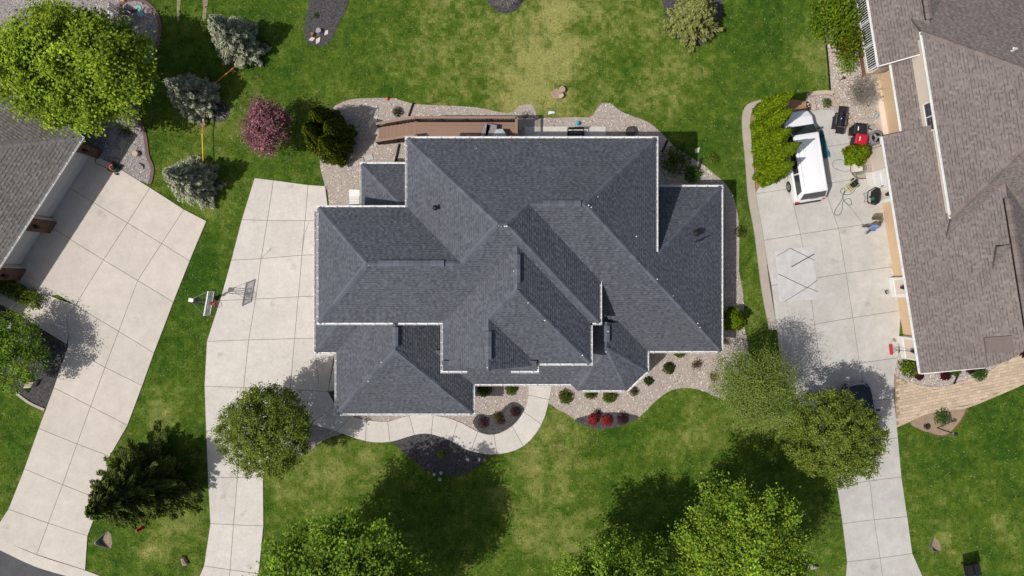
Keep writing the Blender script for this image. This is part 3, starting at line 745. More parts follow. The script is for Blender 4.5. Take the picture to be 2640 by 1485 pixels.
for x, y, z, wd, sz, out in ((xUw + 2.5, yN - o, 4.6, (1, 0), (1.8, 1.4), (0, 1)), (-1.2, yN - o, 4.6, (1, 0), (1.8, 1.4), (0, 1)), (2.2, yN - o, 4.6, (1, 0), (1.8, 1.4), (0, 1)), (5.8, yN - o - .005, 4.6, (1, 0), (1.2, 1.4), (0, 1)),
        (-1.2, yN - o, 1.2, (1, 0), (2.4, 2.0), (0, 1)), (4.2, yN - o, 1.2, (1, 0), (2.4, 2.0), (0, 1)), (xLw + o, 1.2, 4.6, (0, 1), (1.6, 1.4), (-1, 0)), (xWe - o, 1.0, 1.5, (0, 1), (1.6, 1.3), (1, 0)), (xWe - o, 4.0, 1.5, (0, 1), (1.2, 1.3), (1, 0)),
        (-7.5, yFS + o, 1.5, (1, 0), (1.6, 1.4), (0, -1)), (-4.6, yFS + o, 1.5, (1, 0), (1.6, 1.4), (0, -1)), (10.2, yWS + o, 1.5, (1, 0), (1.8, 1.4), (0, -1)), (5.45, yBS + .5, 1.5, (1, 0), (1.8, 1.6), (0, -1)), (2.6, yG + o, 4.5, (1, 0), (1.6, 1.4), (0, -1))):
    wall_window(HM, (x, y, z), wd, sz, out)
for yc in (2.1, -1.6):
    gd = MB().box((x2w + o - .02, yc, 1.1), (.06, 2.9, 2.2)); d = obj('garage_door', gd, M['white_trim'], HM)
    for kz in range(4): obj('door_panel', MB().box((x2w + o - .06, yc, .28 + kz * .54), (.04, 2.8, .5)), M['white_trim'], d)
obj('front_door', MB().box((2.55, yG + o - .03, 1.05), (1.0, .07, 2.1)), M['brown_wood'], HM)
for x in (-2.0, .6, 3.2): obj('porch_post', MB().box((x, yPS + .35, 1.3), (.16, .16, 2.6)), M['white_trim'], HM)
# roof pipes
def vent_pipe(house, x, y, pl, cap=True, r=.06, hh=.35):
    z = pl.z(x, y); mb = MB().lathe([(r * 2.6, -.1), (r * 2.2, .06), (r, .09), (r, hh)], (x, y, z), 10)
    if cap: mb.lathe([(r * 2.6, hh + .02), (r * 2.9, hh + .08), (r * 1.6, hh + .16), (.01, hh + .18)], (x, y, z), 12)
    obj('vent_pipe', mb, M['black'], house)
p = W(1121, 534, 8.3); vent_pipe(HM, p.x, p.y, UW, True, .05)
p = W(1795, 601, 4.4); vent_pipe(HM, p.x, p.y, E_, True, .075, .25)
p = W(1796, 622, 4.4); z = E_.z(p.x, p.y)
obj('vent_pipe', MB().tube([(p.x, p.y, z - .1), (p.x, p.y, z + .35), (p.x + .12, p.y + .03, z + .45), (p.x + .3, p.y + .08, z + .4), (p.x + .34, p.y + .1, z + .3)], .04, 8), M['black'], HM)
p = W(1864, 799, 1.6); obj('downspout', MB().tube([(xWe - .1, p.y, h1 - .15), (xWe - .38, p.y, h1 - .5), (xWe - .38, p.y, .1)], .045, 6), M['white'], HM)
for (x, y, zt, zb) in ((xUe + .02, Y2(725), h2 - .1, 5.2), (xRe + .03, 2.1, h2 - .1, 5.4)):
    obj('downspout', MB().tube([(x + .04, y, zt), (x - .2, y, zt - .3), (x - .38, y, zb)], .04, 6), M['white'], HM)

# pale specks (droppings, popped nail heads) on the hips and slopes
db = MB()
for px_, py_, pl_ in ((1285,583,N_),(1292,585,US),(1301,584,US),(1306,584,N_),(1517,530,SR),(1524,535,E_),(1541,508,N_),(1647,680,SR),(1694,720,SR),(1361,781,GS),(1404,826,GS),(1501,916,GS),(1567,855,E_),(1562,907,BS),(1798,834,E_),(1804,844,SR),(950,684,LW),(983,934,FW),(949,983,FS),(1324,699,GW),(1256,948,GW),(1888,505,E_),(1735,763,SR),(1228,383,N_),(1640,610,E_)):
    h_ = 7.0
    for _ in range(40): q_ = W(px_, py_, h_); h_ = .5 * h_ + .5 * pl_.z(q_.x, q_.y)
    s_ = random.uniform(.02, .05); z_ = pl_.z(q_.x, q_.y) + .05
    db.add([(q_.x - s_, q_.y, z_), (q_.x, q_.y - s_ * .7, z_), (q_.x + s_ * 1.3, q_.y + .01, z_), (q_.x, q_.y + s_, z_)], [(0, 1, 2, 3)])
o_d = obj('droppings', db, M['white'], HM); o_d['kind'] = 'stuff'
# ================================================================== RIGHT HOUSE (brown roof), built in its own frame
class Frame:
    """local u (into the house), v (along the eave), z"""
    def __init__(s, o, eu, ev): s.o = Vector((o[0], o[1], 0)); s.eu = Vector((*eu, 0)).normalized(); s.ev = Vector((*ev, 0)).normalized(); s.ang = math.atan2(s.eu.y, s.eu.x)
    def p(s, u, v, z=0.0): q = s.o + s.eu * u + s.ev * v; return Vector((q.x, q.y, z))
    def xy(s, u, v): return tuple(s.p(u, v)[:2])
    def rect(s, u0, u1, v0, v1): return [s.xy(u0, v0), s.xy(u1, v0), s.xy(u1, v1), s.xy(u0, v1)]
    def box(s, mb, u0, u1, v0, v1, z0, z1):
        c = s.p((u0 + u1) / 2, (v0 + v1) / 2, (z0 + z1) / 2)
        return mb.box(c, (abs(u1 - u0), abs(v1 - v0), abs(z1 - z0)), Matrix((s.eu, s.ev, Vector((0, 0, 1)))).transposed() if s.eu.cross(s.ev).z > 0 else Matrix((s.eu, -s.ev, Vector((0, 0, 1)))).transposed())
    def plane(s, u, v, du, dv, h, m_): n = s.eu * du + s.ev * dv; return Plane(s.xy(u, v), (n.x, n.y), h, m_)
HR = thing('house', 'neighbouring house with brown shingle roof, peach garage doors and cream walls', 'house', tuple(W(2500, 500)[:2]) + (0,))
o_ = W(2374, 963, 2.8)
FR = Frame((o_.x, o_.y), (.9874, .1584), (-.1584, .9874))
ms = .7
rGW = FR.plane(0, 0, 1, 0, 2.8, ms); rGE = FR.plane(9, 0, -1, 0, 2.8, ms)
rUW = FR.plane(1.95, 0, 1, 0, 4.9, ms); rUS = FR.plane(0, 8.96, 0, 1, 4.9, ms); rUN = FR.plane(0, 19.8, 0, -1, 4.9, ms)
rSW = FR.plane(.34, 0, 1, 0, 3.0, ms); rSE = FR.plane(4.96, 0, -1, 0, 3.0, ms)
rLW = FR.plane(1.2, 0, 1, 0, 2.8, ms); rFS = FR.plane(0, .75, 0, 1, 2.8, .5)
def rs(pl, start, le=(), ge=()): add_slope(HR, pl, facet_poly(pl, start, le, ge), BROWN, .16)
def onplane(px, py, pl):
    h = 3.0
    for _ in range(40):
        q = W(px, py, h); h = .5 * h + .5 * pl.z(q.x, q.y)
    return (q.x, q.y)
n1_, n2_ = onplane(2540, 948, rGW), onplane(2600, 930, rGW)
gw = [FR.xy(0, 0), n1_, n2_, FR.xy(4.5, 1.2), FR.xy(4.5, 14.5), FR.xy(0, 14.5)]
add_slope(HR, rGW, [FR.xy(0, 0), n1_, FR.xy(2.9, 14.5), FR.xy(0, 14.5)], BROWN, .16)
add_slope(HR, rGW, [n1_, n2_, FR.xy(4.5, 1.2), FR.xy(4.5, 14.5), FR.xy(2.9, 14.5)], BROWN, .16)
add_slope(HR, rGE, FR.rect(4.5, 9, .6, 14.5), BROWN, .16)
rs(rFS, FR.rect(3.55, 8.6, .75, 7), [], [rGW])
rs(rUW, FR.rect(1.95, 9, 8.96, 19.8), [rUS, rUN]); rs(rUS, FR.rect(1.95, 12, 7.0, 16), [rUW]); rs(rUN, FR.rect(1.95, 14, 12, 27), [rUW])
rs(rSW, FR.rect(.34, 2.65, 18.7, 26)); rs(rSE, FR.rect(2.65, 4.9, 18.7, 26))
rs(rLW, FR.rect(1.2, 2.12, 14.52, 18.9))
def rcap(a, b, d=.5): ridge_caps(HR, a, b, BROWN, d, .17, .5)
rcap(FR.p(1.95, 19.8, 4.9), meet(rUW, rUN, rUS)); rcap(FR.p(1.95, 8.96, 4.9), meet(rUW, rUN, rUS))
rcap(FR.p(2.65, 20.1, 4.62), FR.p(2.65, 26, 4.62), .7); rcap(FR.p(4.5, 1.2, 5.95), FR.p(4.5, 10.4, 5.95), .7)
ridge_vent(HR, FR.p(2.65, 20.5, 4.62), FR.p(2.65, 26, 4.62), BROWN, .36, .1); ridge_vent(HR, FR.p(4.5, 2.0, 5.95), FR.p(4.5, 9.6, 5.95), BROWN, .36, .1)
# shallow raised patch near the front edge
mb = MB()
c0 = [FR.p(2.75, 1.0), FR.p(3.8, 1.0), FR.p(3.8, 1.9), FR.p(2.75, 1.9)]
mb.add([(q.x, q.y, rGW.z(q.x, q.y) + .14) for q in c0] + [(q.x, q.y, rGW.z(q.x, q.y) - .05) for q in c0], [(0, 1, 2, 3), (0, 4, 5, 1), (1, 5, 6, 2), (2, 6, 7, 3), (3, 7, 4, 0)])
obj('roof_saddle', mb, M['cap_brown'], HR)
outW = tuple((-FR.eu)[:2]); outN = tuple(FR.ev[:2]); outS = tuple((-FR.ev)[:2])
def re_(u0, v0, u1, v1, h, out, gut=True): eave(HR, FR.xy(u0, v0), FR.xy(u1, v1), h, out, gut=gut)
re_(0, 0, 0, 14.5, 2.8, outW); re_(-.1, 14.5, 1.2, 14.5, 2.8, outN, False); re_(1.2, 14.65, 1.2, 18.75, 2.8, outW); re_(1.95, 8.96, 1.95, 19.8, 4.9, outW); re_(.34, 18.7, .34, 26, 3.0, outW)
q2 = FR.xy(3.55, .75); re_(3.55, .75, 8.6, .75, 2.8, outS)
def rake(p0, p1, z0, z1):
    a, b = Vector((*p0, z0)), Vector((*p1, z1)); mb = MB(); d = Vector((-(b - a).y, (b - a).x, 0)).normalized() * .03
    vs = [a - d, a + d, b + d, b - d]; mb.add([v + Vector((0, 0, -.01)) for v in vs] + [v + Vector((0, 0, -.2)) for v in vs], [(0, 1, 2, 3), (0, 4, 5, 1), (1, 5, 6, 2), (2, 6, 7, 3), (3, 7, 4, 0)])
    obj('rake_board', mb, M['white_trim'], HR)
rake(FR.xy(0, -.02), n1_, 2.8, rGW.z(*n1_)); rake(FR.xy(.34, 18.68), FR.xy(2.65, 18.68), 3.0, 4.62)
def rbox(name, mat_, u0, u1, v0, v1, z0, z1, par=None): return obj(name, FR.box(MB(), u0, u1, v0, v1, z0, z1), mat_, par or HR)
# walls with the two garage openings set back
DW = .55
rbox('wall', M['cream'], 1.0, 8.4, .55, 14.1, 0, 2.62)
for v0, v1 in ((.55, 1.93), (4.62, 5.74), (10.65, 14.1)):
    rbox('wall', M['cream'], DW, 1.0, v0, v1, 0, 2.62)
for v0, v1 in ((1.93, 4.62), (5.74, 10.65)):
    rbox('wall', M['cream'], DW, 1.0, v0, v1, 2.30, 2.62)
    d = rbox('garage_door', M['peach'], .86, .93, v0, v1, .03, 2.3)
    for i in range(4): rbox('door_panel', M['peach'], .835, .868, v0 + .04, v1 - .04, .05 + i * .565, .60 + i * .565, d)
    for vv in (v0, v1): rbox('door_trim', M['white_trim'], DW - .03, .86, vv - .07, vv + .07, .03, 2.34)
    rbox('door_trim', M['white_trim'], DW - .032, .9, v0 + .07, v1 - .07, 2.22, 2.35)
for v0, v1 in ((.57, 1.86), (4.69, 5.67), (10.72, 11.4)):
    rbox('wall_base', M['white_trim'], DW - .05, DW - .002, v0, v1, .02, .5)
    rbox('corner_board', M['white_trim'], DW - .035, DW - .001, v0, v0 + .1, .5, 2.6)
d = rbox('entry_door', M['white'], DW - .06, DW - .003, 11.55, 12.55, .12, 2.2)
rbox('door_panel', M['white'], DW - .08, DW - .055, 11.68, 12.42, 1.2, 2.05, d); rbox('door_panel', M['white'], DW - .08, DW - .055, 11.68, 12.42, .3, 1.05, d); rbox('handle', M['black'], DW - .13, DW - .055, 11.62, 11.67, 1.0, 1.2, d)
rbox('door_step', M['conc_grey'], DW - .5, DW - .01, 11.4, 12.7, .02, .14)
for v in (11.45, 12.62): rbox('door_trim', M['white_trim'], DW - .07, DW - .002, v - .07, v + .07, .1, 2.3)
def lantern(house, c, out, ang):
    c = Vector(c); O = Vector((*out, 0)); mb = MB()
    mb.box(c, (.05, .14, .22), ang); b = c + O * .17
    mb.tube([c + Vector((0, 0, .05)), c + O * .12 + Vector((0, 0, .22)), b + Vector((0, 0, .16))], .018, 6)
    mb.lathe([(.03, .2), (.13, .1), (.12, .06), (.09, -.18), (.03, -.22)], b, 8)
    l = obj('wall_lantern', mb, M['black'], house); obj('lamp_glass', MB().lathe([(.105, .05), (.085, -.16)], b + Vector((0, 0, .0)), 8), M['steel'], l)
for v in (1.2, 5.2, 11.05): lantern(HR, FR.p(DW - .03, v, 1.75), outW, FR.ang)
# shed-roofed wall, upper wall, window, glazed sunroom
rbox('wall', M['peach'], 1.86, 2.4, 14.12, 18.7, 0, 2.6); rbox('wall_base', M['cream'], 1.5, 1.858, 14.3, 18.4, 0, .25)
rbox('wall', M['cream'], 2.08, 9, 9.3, 19.5, 2.62, 4.75)
wall_window(HR, FR.p(2.08, 15.0, 4.2), tuple(FR.ev[:2]), (1.7, .8), outW, 1, False)
rbox('wall', M['cream'], .95, 6, 18.9, 26, 0, .62); rbox('wall', M['cream'], 1.25, 6, 18.9, 26, .62, 2.8)
rbox('wall', M['brick'], .90, .948, 18.85, 26, 0, .4)
sun_f = MB()
v = 19.0
while v < 25.5:
    FR.box(sun_f, .92, 1.0, v - .05, v + .05, .62, 2.75); v += 1.45
FR.box(sun_f, .915, 1.005, 18.95, 25.6, .62, .72); FR.box(sun_f, .915, 1.005, 18.95, 25.6, 2.68, 2.78)
w_ = obj('window', sun_f, M['white_trim'], HR)
for i in range(4):
    v0 = 19.05 + i * 1.45; rbox('pane', M['glass'], .94, .955, v0, v0 + 1.35, .72, 2.68, w_)
    bl = MB()
    for k in range(9): FR.box(bl, .925, .937, v0 + .06 + k * .15, v0 + .10 + k * .15, .74, 1.65)
    obj('blind', bl, M['white_trim'], w_)
obj('gable_wall', MB().add([FR.p(.9, 18.88, 2.8), FR.p(4.4, 18.88, 2.8), FR.p(2.65, 18.88, 4.45)], [(0, 1, 2)]), M['cream'], HR)
p = W(2632, 120, 7.2); z = rUN.z(p.x, p.y); obj('vent_pipe', MB().tube([(p.x, p.y, z - .1), (p.x, p.y, z + .4), (p.x - .25, p.y - .02, z + .5)], .06, 8), M['white'], HR)
house_foot += [FR.rect(DW, 9, .5, 14.1), FR.rect(1.5, 9, 14, 19), FR.rect(.9, 9, 18.8, 27), FR.rect(3, 9, .5, 8)]
# downspout on the pier
obj('downspout', MB().tube([FR.p(1.25, 14.6, 2.7), FR.p(1.8, 14.4, 2.3), FR.p(1.8, 14.35, .1)], .05, 6), M['white'], HR)

# ================================================================== LEFT HOUSE (grey roof, brown brick)
HL = thing('house', 'neighbouring house with weathered grey roof and brown brick garage piers', 'house', tuple(W(60, 420)[:2]) + (0,))
o_ = W(210, 355, 2.8)
FL = Frame((o_.x, o_.y), (-.841, .5407), (-.5407, -.841))       # u = b (inward along the short eave), v = a (along the garage eave)
ml = .6
lSE = FL.plane(0, 0, 1, 0, 2.8, ml); lNE = FL.plane(0, 0, 0, 1, 2.8, ml)
add_slope(HL, lSE, facet_poly(lSE, FL.rect(0, 7, 0, 18), [lNE]), GREY, .18); add_slope(HL, lNE, facet_poly(lNE, FL.rect(0, 12, 0, 7), [lSE]), GREY, .18)
ridge_caps(HL, (o_.x, o_.y, 2.8), tuple(FL.xy(6.9, 6.9)) + (2.8 + 6.9 * ml,), GREY, .45, .17, .45)
oSE = tuple((-FL.eu)[:2]); oNE = tuple((-FL.ev)[:2])
eave(HL, FL.xy(0, -.1), FL.xy(0, 18), 2.8, oSE); eave(HL, FL.xy(-.1, 0), FL.xy(12, 0), 2.8, oNE)
def lbox(name, mat_, u0, u1, v0, v1, z0, z1, par=None): return obj(name, FL.box(MB(), u0, u1, v0, v1, z0, z1), mat_, par or HL)
lbox('wall', M['siding'], .95, 7, .45, 18, 0, 2.6); lbox('wall', M['brick'], .5, 12, .42, .46, 0, 2.6)
lbox('wall', M['grey_door'], .62, .95, 1.0, 18, 2.25, 2.6)
def brick_pier(u0, u1, v0, v1, h):
    pier = lbox('brick_pier', M['mortar'], u0 + .012, u1, v0 + .012, v1 - .012, 0, h)
    for r in range(int(h / .12)):
        n = max(1, round((v1 - v0) / .26)); st = (v1 - v0) / n
        for i in range(n):
            off = st * .5 * (r % 2); a = v0 + i * st + off - (st * .25 if r % 2 else 0)
            lbox('brick', M['brick'], u0 + random.uniform(-.004, .004), u0 + .05, a + .006, min(a + st - .008, v1), r * .12 + .006, r * .12 + .110, pier)
brick_pier(.15, .95, .42, 1.0, 2.55); brick_pier(.15, .95, 5.88, 6.72, 2.55); brick_pier(.15, .95, 9.5, 10.3, 2.55)
for v0, v1 in ((1.0, 5.88), (6.72, 9.5)):
    d = lbox('garage_door', M['grey_door'], .70, .78, v0 + .06, v1 - .06, .03, 2.25)
    for i in range(4): lbox('door_panel', M['grey_door'], .675, .71, v0 + .1, v1 - .1, .05 + i * .55, .585 + i * .55, d)
    for vv in (v0 + .03, v1 - .03): lbox('door_trim', M['siding'], .3, .7, vv - .03, vv + .03, .03, 2.3)
for v in (.72, 6.3, 9.9): lantern(HL, FL.p(.13, v, 1.8), oSE, FL.ang)
# low timber wing beside the grey house: brown board wall and its white-gutter corner
fence = thing('fence', 'brown vertical board fence panel behind the grey-roofed house', 'fence', W(128, 285))
fa, fb = W(88, 298), W(150, 300); nb = 12
fa, fb = W(98, 292, 1.0), W(148, 318, 1.0); fa.z = fb.z = 0
for i in range(nb):
    a = fa.lerp(fb, (i + .5) / nb); obj('board', MB().box((a.x, a.y, .9), (.13, .025, 1.8), math.atan2((fb - fa).y, (fb - fa).x)), M['brown_wood'], fence)
for z in (.4, 1.5):
    c = (fa + fb) / 2; obj('rail', MB().box((c.x, c.y + .04, z), ((fb - fa).length, .05, .09), math.atan2((fb - fa).y, (fb - fa).x)), M['brown_wood'], fence)
house_foot += [FL.rect(.6, 8, .4, 18)]
# ================================================================== PLANTS
def unit(v): return v / np.maximum(np.linalg.norm(v, axis=1, keepdims=True), 1e-9)
def cards(name, P, N, T, L, Wd, C, curl=0.18):
    """leaf-shaped four-cornered pieces at P, facing N, pointing along T"""
    N = unit(N); T = T - N * (T * N).sum(1, keepdims=True); T = unit(T); B = np.cross(N, T)
    L = np.asarray(L)[:, None]; Wd = np.asarray(Wd)[:, None]
    a = P - T * L * .5; c = P + T * L * .5 - N * L * curl; b = P + B * Wd * .5 + N * L * .06; d = P - B * Wd * .5 + N * L * .06
    V = np.stack([a, b, c, d], 1).reshape(-1, 3); F = np.arange(len(V)).reshape(-1, 4)
    return mesh_np(name, V, F, np.clip(C, 0.002, 1))

def colours(n, cols, jit=.16, r=rng):
    cols = np.array(cols); k = r.integers(0, len(cols), n)
    return cols[k] * r.normal(1, jit, (n, 1)).clip(.55, 1.6)

def broadleaf(name, label, cat, px, py, hc, rad, cols, nclump=150, per=90, csize=.55, lsize=(.12, .2), bark='bark', trunk_r=.16, fill=2.4, limbs=14, seed=1, group=None, up=.5, gapdir=None, twigs=0, lay=.6, stretch=1.0, lobe=.74):
    r = np.random.default_rng(seed); rx, ry, rz = rad
    c = W(px, py, hc); g = thing(name, label, cat, (c.x, c.y, 0), 0, group)
    ctr = np.array([c.x, c.y, hc])
    lob = unit(r.normal(size=(13, 3)) * [1, 1, .8])
    d = unit(r.normal(size=(nclump * 3, 3))); d = d[d[:, 2] > -.55][:nclump]
    mult = lobe + (1.08 - lobe) * np.maximum(0, (d @ lob.T)).max(1) ** 5
    R_ = r.random(len(d)) ** (1 / fill) * mult
    K = ctr + d * R_[:, None] * [rx, ry, rz]
    n = len(K) * per
    idx = np.repeat(np.arange(len(K)), per)
    cs = csize * r.uniform(.6, 1.25, len(K))[idx][:, None]
    od = unit((K - ctr) * [1, 1, .35] + r.normal(size=K.shape) * .25)[idx]
    P = K[idx] + r.normal(size=(n, 3)) * cs * [1, 1, lay]
    if stretch > 1: u_ = r.normal(size=(n, 1)) * cs * (stretch - 1); P = P + od * u_ - np.array([0, 0, 1]) * .25 * np.maximum(u_, 0)
    out = unit(P - ctr)
    N = np.array([-.25, -.1, up + .35]) + out * .4 + r.normal(size=(n, 3)) * .36
    T = out * .6 + r.normal(size=(n, 3)) * .6 + [0, 0, -.25]
    L = r.uniform(*lsize, n)
    tone = r.normal(1, .17, len(K)).clip(.6, 1.5)[idx][:, None]
    C = colours(n, cols, .15, r) * tone
    obj('crown', cards('crown', P, N, T, L, L * r.uniform(.6, .85, n), C), M['leaf'], g)
    mb = MB(); fork = hc - rz * .75
    x, y = c.x, c.y
    mb.tube([(x, y, -.05), (x + .03, y, fork * .5), (x, y + .04, fork), (x, y, hc + rz * .3)], [trunk_r * 1.25, trunk_r, trunk_r * .8, trunk_r * .2], 8)
    obj('trunk', mb, M[bark], g)
    pick = r.permutation(len(K))[:limbs]
    for i in pick:
        e = Vector(K[i]); s = Vector((x, y, fork + (hc + rz * .2 - fork) * r.random() * .7)); mid = s.lerp(e, .5) + Vector((r.normal() * .15, r.normal() * .15, -.15))
        obj('limb', MB().tube([s, mid, e], [trunk_r * .45, trunk_r * .25, .015], 5, cap=False), M[bark], g)
    if twigs:
        mb = MB()
        for i in r.permutation(len(K))[:twigs]:
            e = Vector(K[i]); s = e + Vector(-out[i * per] * .9) + Vector((0, 0, -.3))
            mb.tube([s, s.lerp(e, .6) + Vector(r.normal(size=3) * .06), e + Vector((r.normal() * .2, r.normal() * .2, .15))], [.022, .014, .005], 4, cap=False)
        o = obj('twigs', mb, M[bark], g); o['kind'] = 'stuff'
    return g

def conifer(name, label, px, py, h, Rr, cols, nb=170, dens=34, seed=1, group=None, cs=(.10, .2), tilt=.18, sharp=.85, cat='tree', mat='needle', lat_=.42, jag=(.72, 1.12)):
    r = np.random.default_rng(seed); b = W(px, py); g = thing(name, label, cat, (b.x, b.y, 0), 0, group)
    Ps, Ns, Ts, Ls, Cs = [], [], [], [], []; br = MB()
    for i in range(nb):
        t = (i + r.random()) / nb; t = t ** 1.15; z = h * (.05 + .93 * t); Lb = Rr * (1 - t) ** sharp * r.uniform(*jag) + .10
        a = i * 2.399 + r.normal() * .3
        D = np.array([math.cos(a), math.sin(a), 0]); Sd = np.array([-D[1], D[0], 0])
        tl = tilt * r.uniform(.3, 1.6) - .12
        n = int(dens * (Lb + .25)) + 8; s = r.random(n) ** .62; lat = r.uniform(-1, 1, n) * (1.08 - s) * lat_ * Lb * (.4 + s)
        sag = -.16 * Lb * np.sin(s * 2.6) + tl * Lb * s
        P = np.array([b.x, b.y, z]) + D * (s * Lb)[:, None] + Sd * lat[:, None] + np.array([0, 0, 1]) * (sag + r.normal(size=n) * .04)[:, None]
        T = D + Sd * (np.sign(lat) * r.uniform(.3, .9, n))[:, None] + r.normal(size=(n, 3)) * .18
        Ns.append(np.array([-.2, -.1, 1.1]) + D * .3 + r.normal(size=(n, 3)) * .35); Ps.append(P); Ts.append(T)
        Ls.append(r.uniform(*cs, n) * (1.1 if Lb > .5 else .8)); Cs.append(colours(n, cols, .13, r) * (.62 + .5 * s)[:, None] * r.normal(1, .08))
        if Lb > .5: br.tube([(b.x, b.y, z), tuple(np.array([b.x, b.y, z]) + D * Lb * .5 + [0, 0, -.1 * Lb]), tuple(np.array([b.x, b.y, z]) + D * Lb * .9 + [0, 0, tl * Lb * .8])], [.035, .022, .006], 4, cap=False)
    P = np.concatenate(Ps); L = np.concatenate(Ls)
    obj('crown', cards('crown', P, np.concatenate(Ns), np.concatenate(Ts), L, L * .36, np.concatenate(Cs), .05), M[mat], g)
    obj('trunk', MB().tube([(b.x, b.y, -.05), (b.x, b.y, h * .5), (b.x, b.y, h * .97)], [.05 + h * .02, .03 + h * .01, .01], 8), M['bark'], g)
    o = obj('branches', br, M['bark'], g); o['kind'] = 'stuff'
    return g

def arborvitae(label, px, py, h, Rr, cols, n=5200, seed=1, group=None, name='arborvitae', cat='tree', lean=(0, 0)):
    r = np.random.default_rng(seed); b = W(px, py); g = thing(name, label, cat, (b.x, b.y, 0), 0, group)
    t = r.random(n) ** 1.25; a = r.uniform(0, 2 * math.pi, n)
    prof = np.where(t < .12, .75 + 2.1 * t, (1 - ((t - .12) / .88) ** 1.7)) .clip(0.02, 1)
    rib = 1 + .13 * np.sin(a * 5 + t * 3 + seed) + .10 * np.sin(a * 11 + t * 14 + seed * 2) + .12 * (vnoise(a * 2.0, t * 6, 1.6, seed) - .5)
    rr = Rr * prof * rib * r.uniform(.55, 1.04, n) ** .5
    D = np.c_[np.cos(a), np.sin(a), np.zeros(n)]
    P = np.array([b.x, b.y, .08]) + D * rr[:, None] + np.array([0, 0, 1]) * (t * h)[:, None] + np.array([lean[0], lean[1], 0]) * (t * h)[:, None]
    T = np.array([0, 0, 1.0]) + D * .38 + r.normal(size=(n, 3)) * .22
    N = D + r.normal(size=(n, 3)) * .45 + [0, 0, .3]
    L = r.uniform(.14, .28, n) * (1.1 - .4 * t)
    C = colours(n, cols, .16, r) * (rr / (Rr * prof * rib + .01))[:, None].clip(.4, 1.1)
    obj('foliage', cards('foliage', P, N, T, L, L * .42, C, .02), M['needle'], g)
    obj('trunk', MB().tube([(b.x, b.y, -.05), (b.x + lean[0] * h * .45, b.y + lean[1] * h * .45, h * .45), (b.x + lean[0] * h * .9, b.y + lean[1] * h * .9, h * .9)], [.09, .06, .01], 6), M['bark'], g)
    return g

def shrub(label, px, py, Rr, h, cols, n=420, ls=(.06, .11), seed=1, group=None, name='shrub', stems=7, squash=(1, 1), spike=0.0, cat='shrub', mat='leaf', ang=0.0, bark='bark'):
    r = np.random.default_rng(seed); b = W(px, py, 0.0); g = thing(name, label, cat, (b.x, b.y, 0), 0, group)
    d = unit(r.normal(size=(n, 3))); d[:, 2] = np.abs(d[:, 2])
    rad = r.random(n) ** .42 * (.82 + .3 * vnoise(d[:, 0] * 2, d[:, 1] * 2 + d[:, 2], 2.0, seed))
    q = d * rad[:, None] * [Rr * squash[0], Rr * squash[1], h]
    ca, sa = math.cos(ang), math.sin(ang)
    q = np.c_[q[:, 0] * ca - q[:, 1] * sa, q[:, 0] * sa + q[:, 1] * ca, q[:, 2]]
    P = np.array([b.x, b.y, .03]) + q
    T = d * (1 + spike) + r.normal(size=(n, 3)) * (.6 - .4 * min(1, spike)) + [0, 0, .25]
    N = np.array([0, 0, .55]) + d * .6 + r.normal(size=(n, 3)) * .4
    L = r.uniform(*ls, n); wd = L * (.65 if spike < .5 else .28)
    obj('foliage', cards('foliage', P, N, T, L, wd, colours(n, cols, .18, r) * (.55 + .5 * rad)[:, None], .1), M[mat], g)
    if stems:
        mb = MB()
        for i in range(stems):
            e = P[r.integers(0, n)]; mb.tube([(b.x + r.normal() * .04, b.y + r.normal() * .04, 0), tuple((np.array([b.x, b.y, .1]) + e) / 2 + [0, 0, h * .15]), tuple(e)], [.016, .011, .004], 4, cap=False)
        o = obj('stems', mb, M[bark], g); o['kind'] = 'stuff'
    return g

def twiggy(label, px, py, Rr, h, n, seed=1, name='shrub', leaf=None, nleaf=0, mat='pale_bark', rad=.012, cat='shrub', group=None):
    r = np.random.default_rng(seed); b = W(px, py); g = thing(name, label, cat, (b.x, b.y, 0), 0, group); mb = MB(); tips = []
    for i in range(n):
        a = r.uniform(0, 6.283); k = r.random() ** .5; e = np.array([b.x + math.cos(a) * Rr * k, b.y + math.sin(a) * Rr * k, h * (1.05 - .55 * k * k) * r.uniform(.6, 1)])
        s = np.array([b.x + r.normal() * .08, b.y + r.normal() * .08, 0.0]); m_ = s * .4 + e * .6 + [0, 0, h * .1]
        mb.tube([s, m_ + r.normal(size=3) * .05, e], [rad, rad * .7, rad * .25], 3, cap=False); tips.append(e)
        for _ in range(3):
            q = m_ + (e - m_) * r.random(); f = q + r.normal(size=3) * [.22, .22, .12] * min(1, Rr); mb.tube([q, f], [rad * .55, rad * .2], 3, cap=False); tips.append(f)
    o = obj('twigs', mb, M[mat], g); o['kind'] = 'stuff'
    if nleaf:
        tips = np.array(tips); P = tips[r.integers(0, len(tips), nleaf)] + r.normal(size=(nleaf, 3)) * .07
        L = r.uniform(.05, .1, nleaf); obj('foliage', cards('foliage', P, r.normal(size=(nleaf, 3)) + [0, 0, 1], r.normal(size=(nleaf, 3)), L, L * .6, colours(nleaf, leaf, .2, r)), M['leaf'], g)
    return g

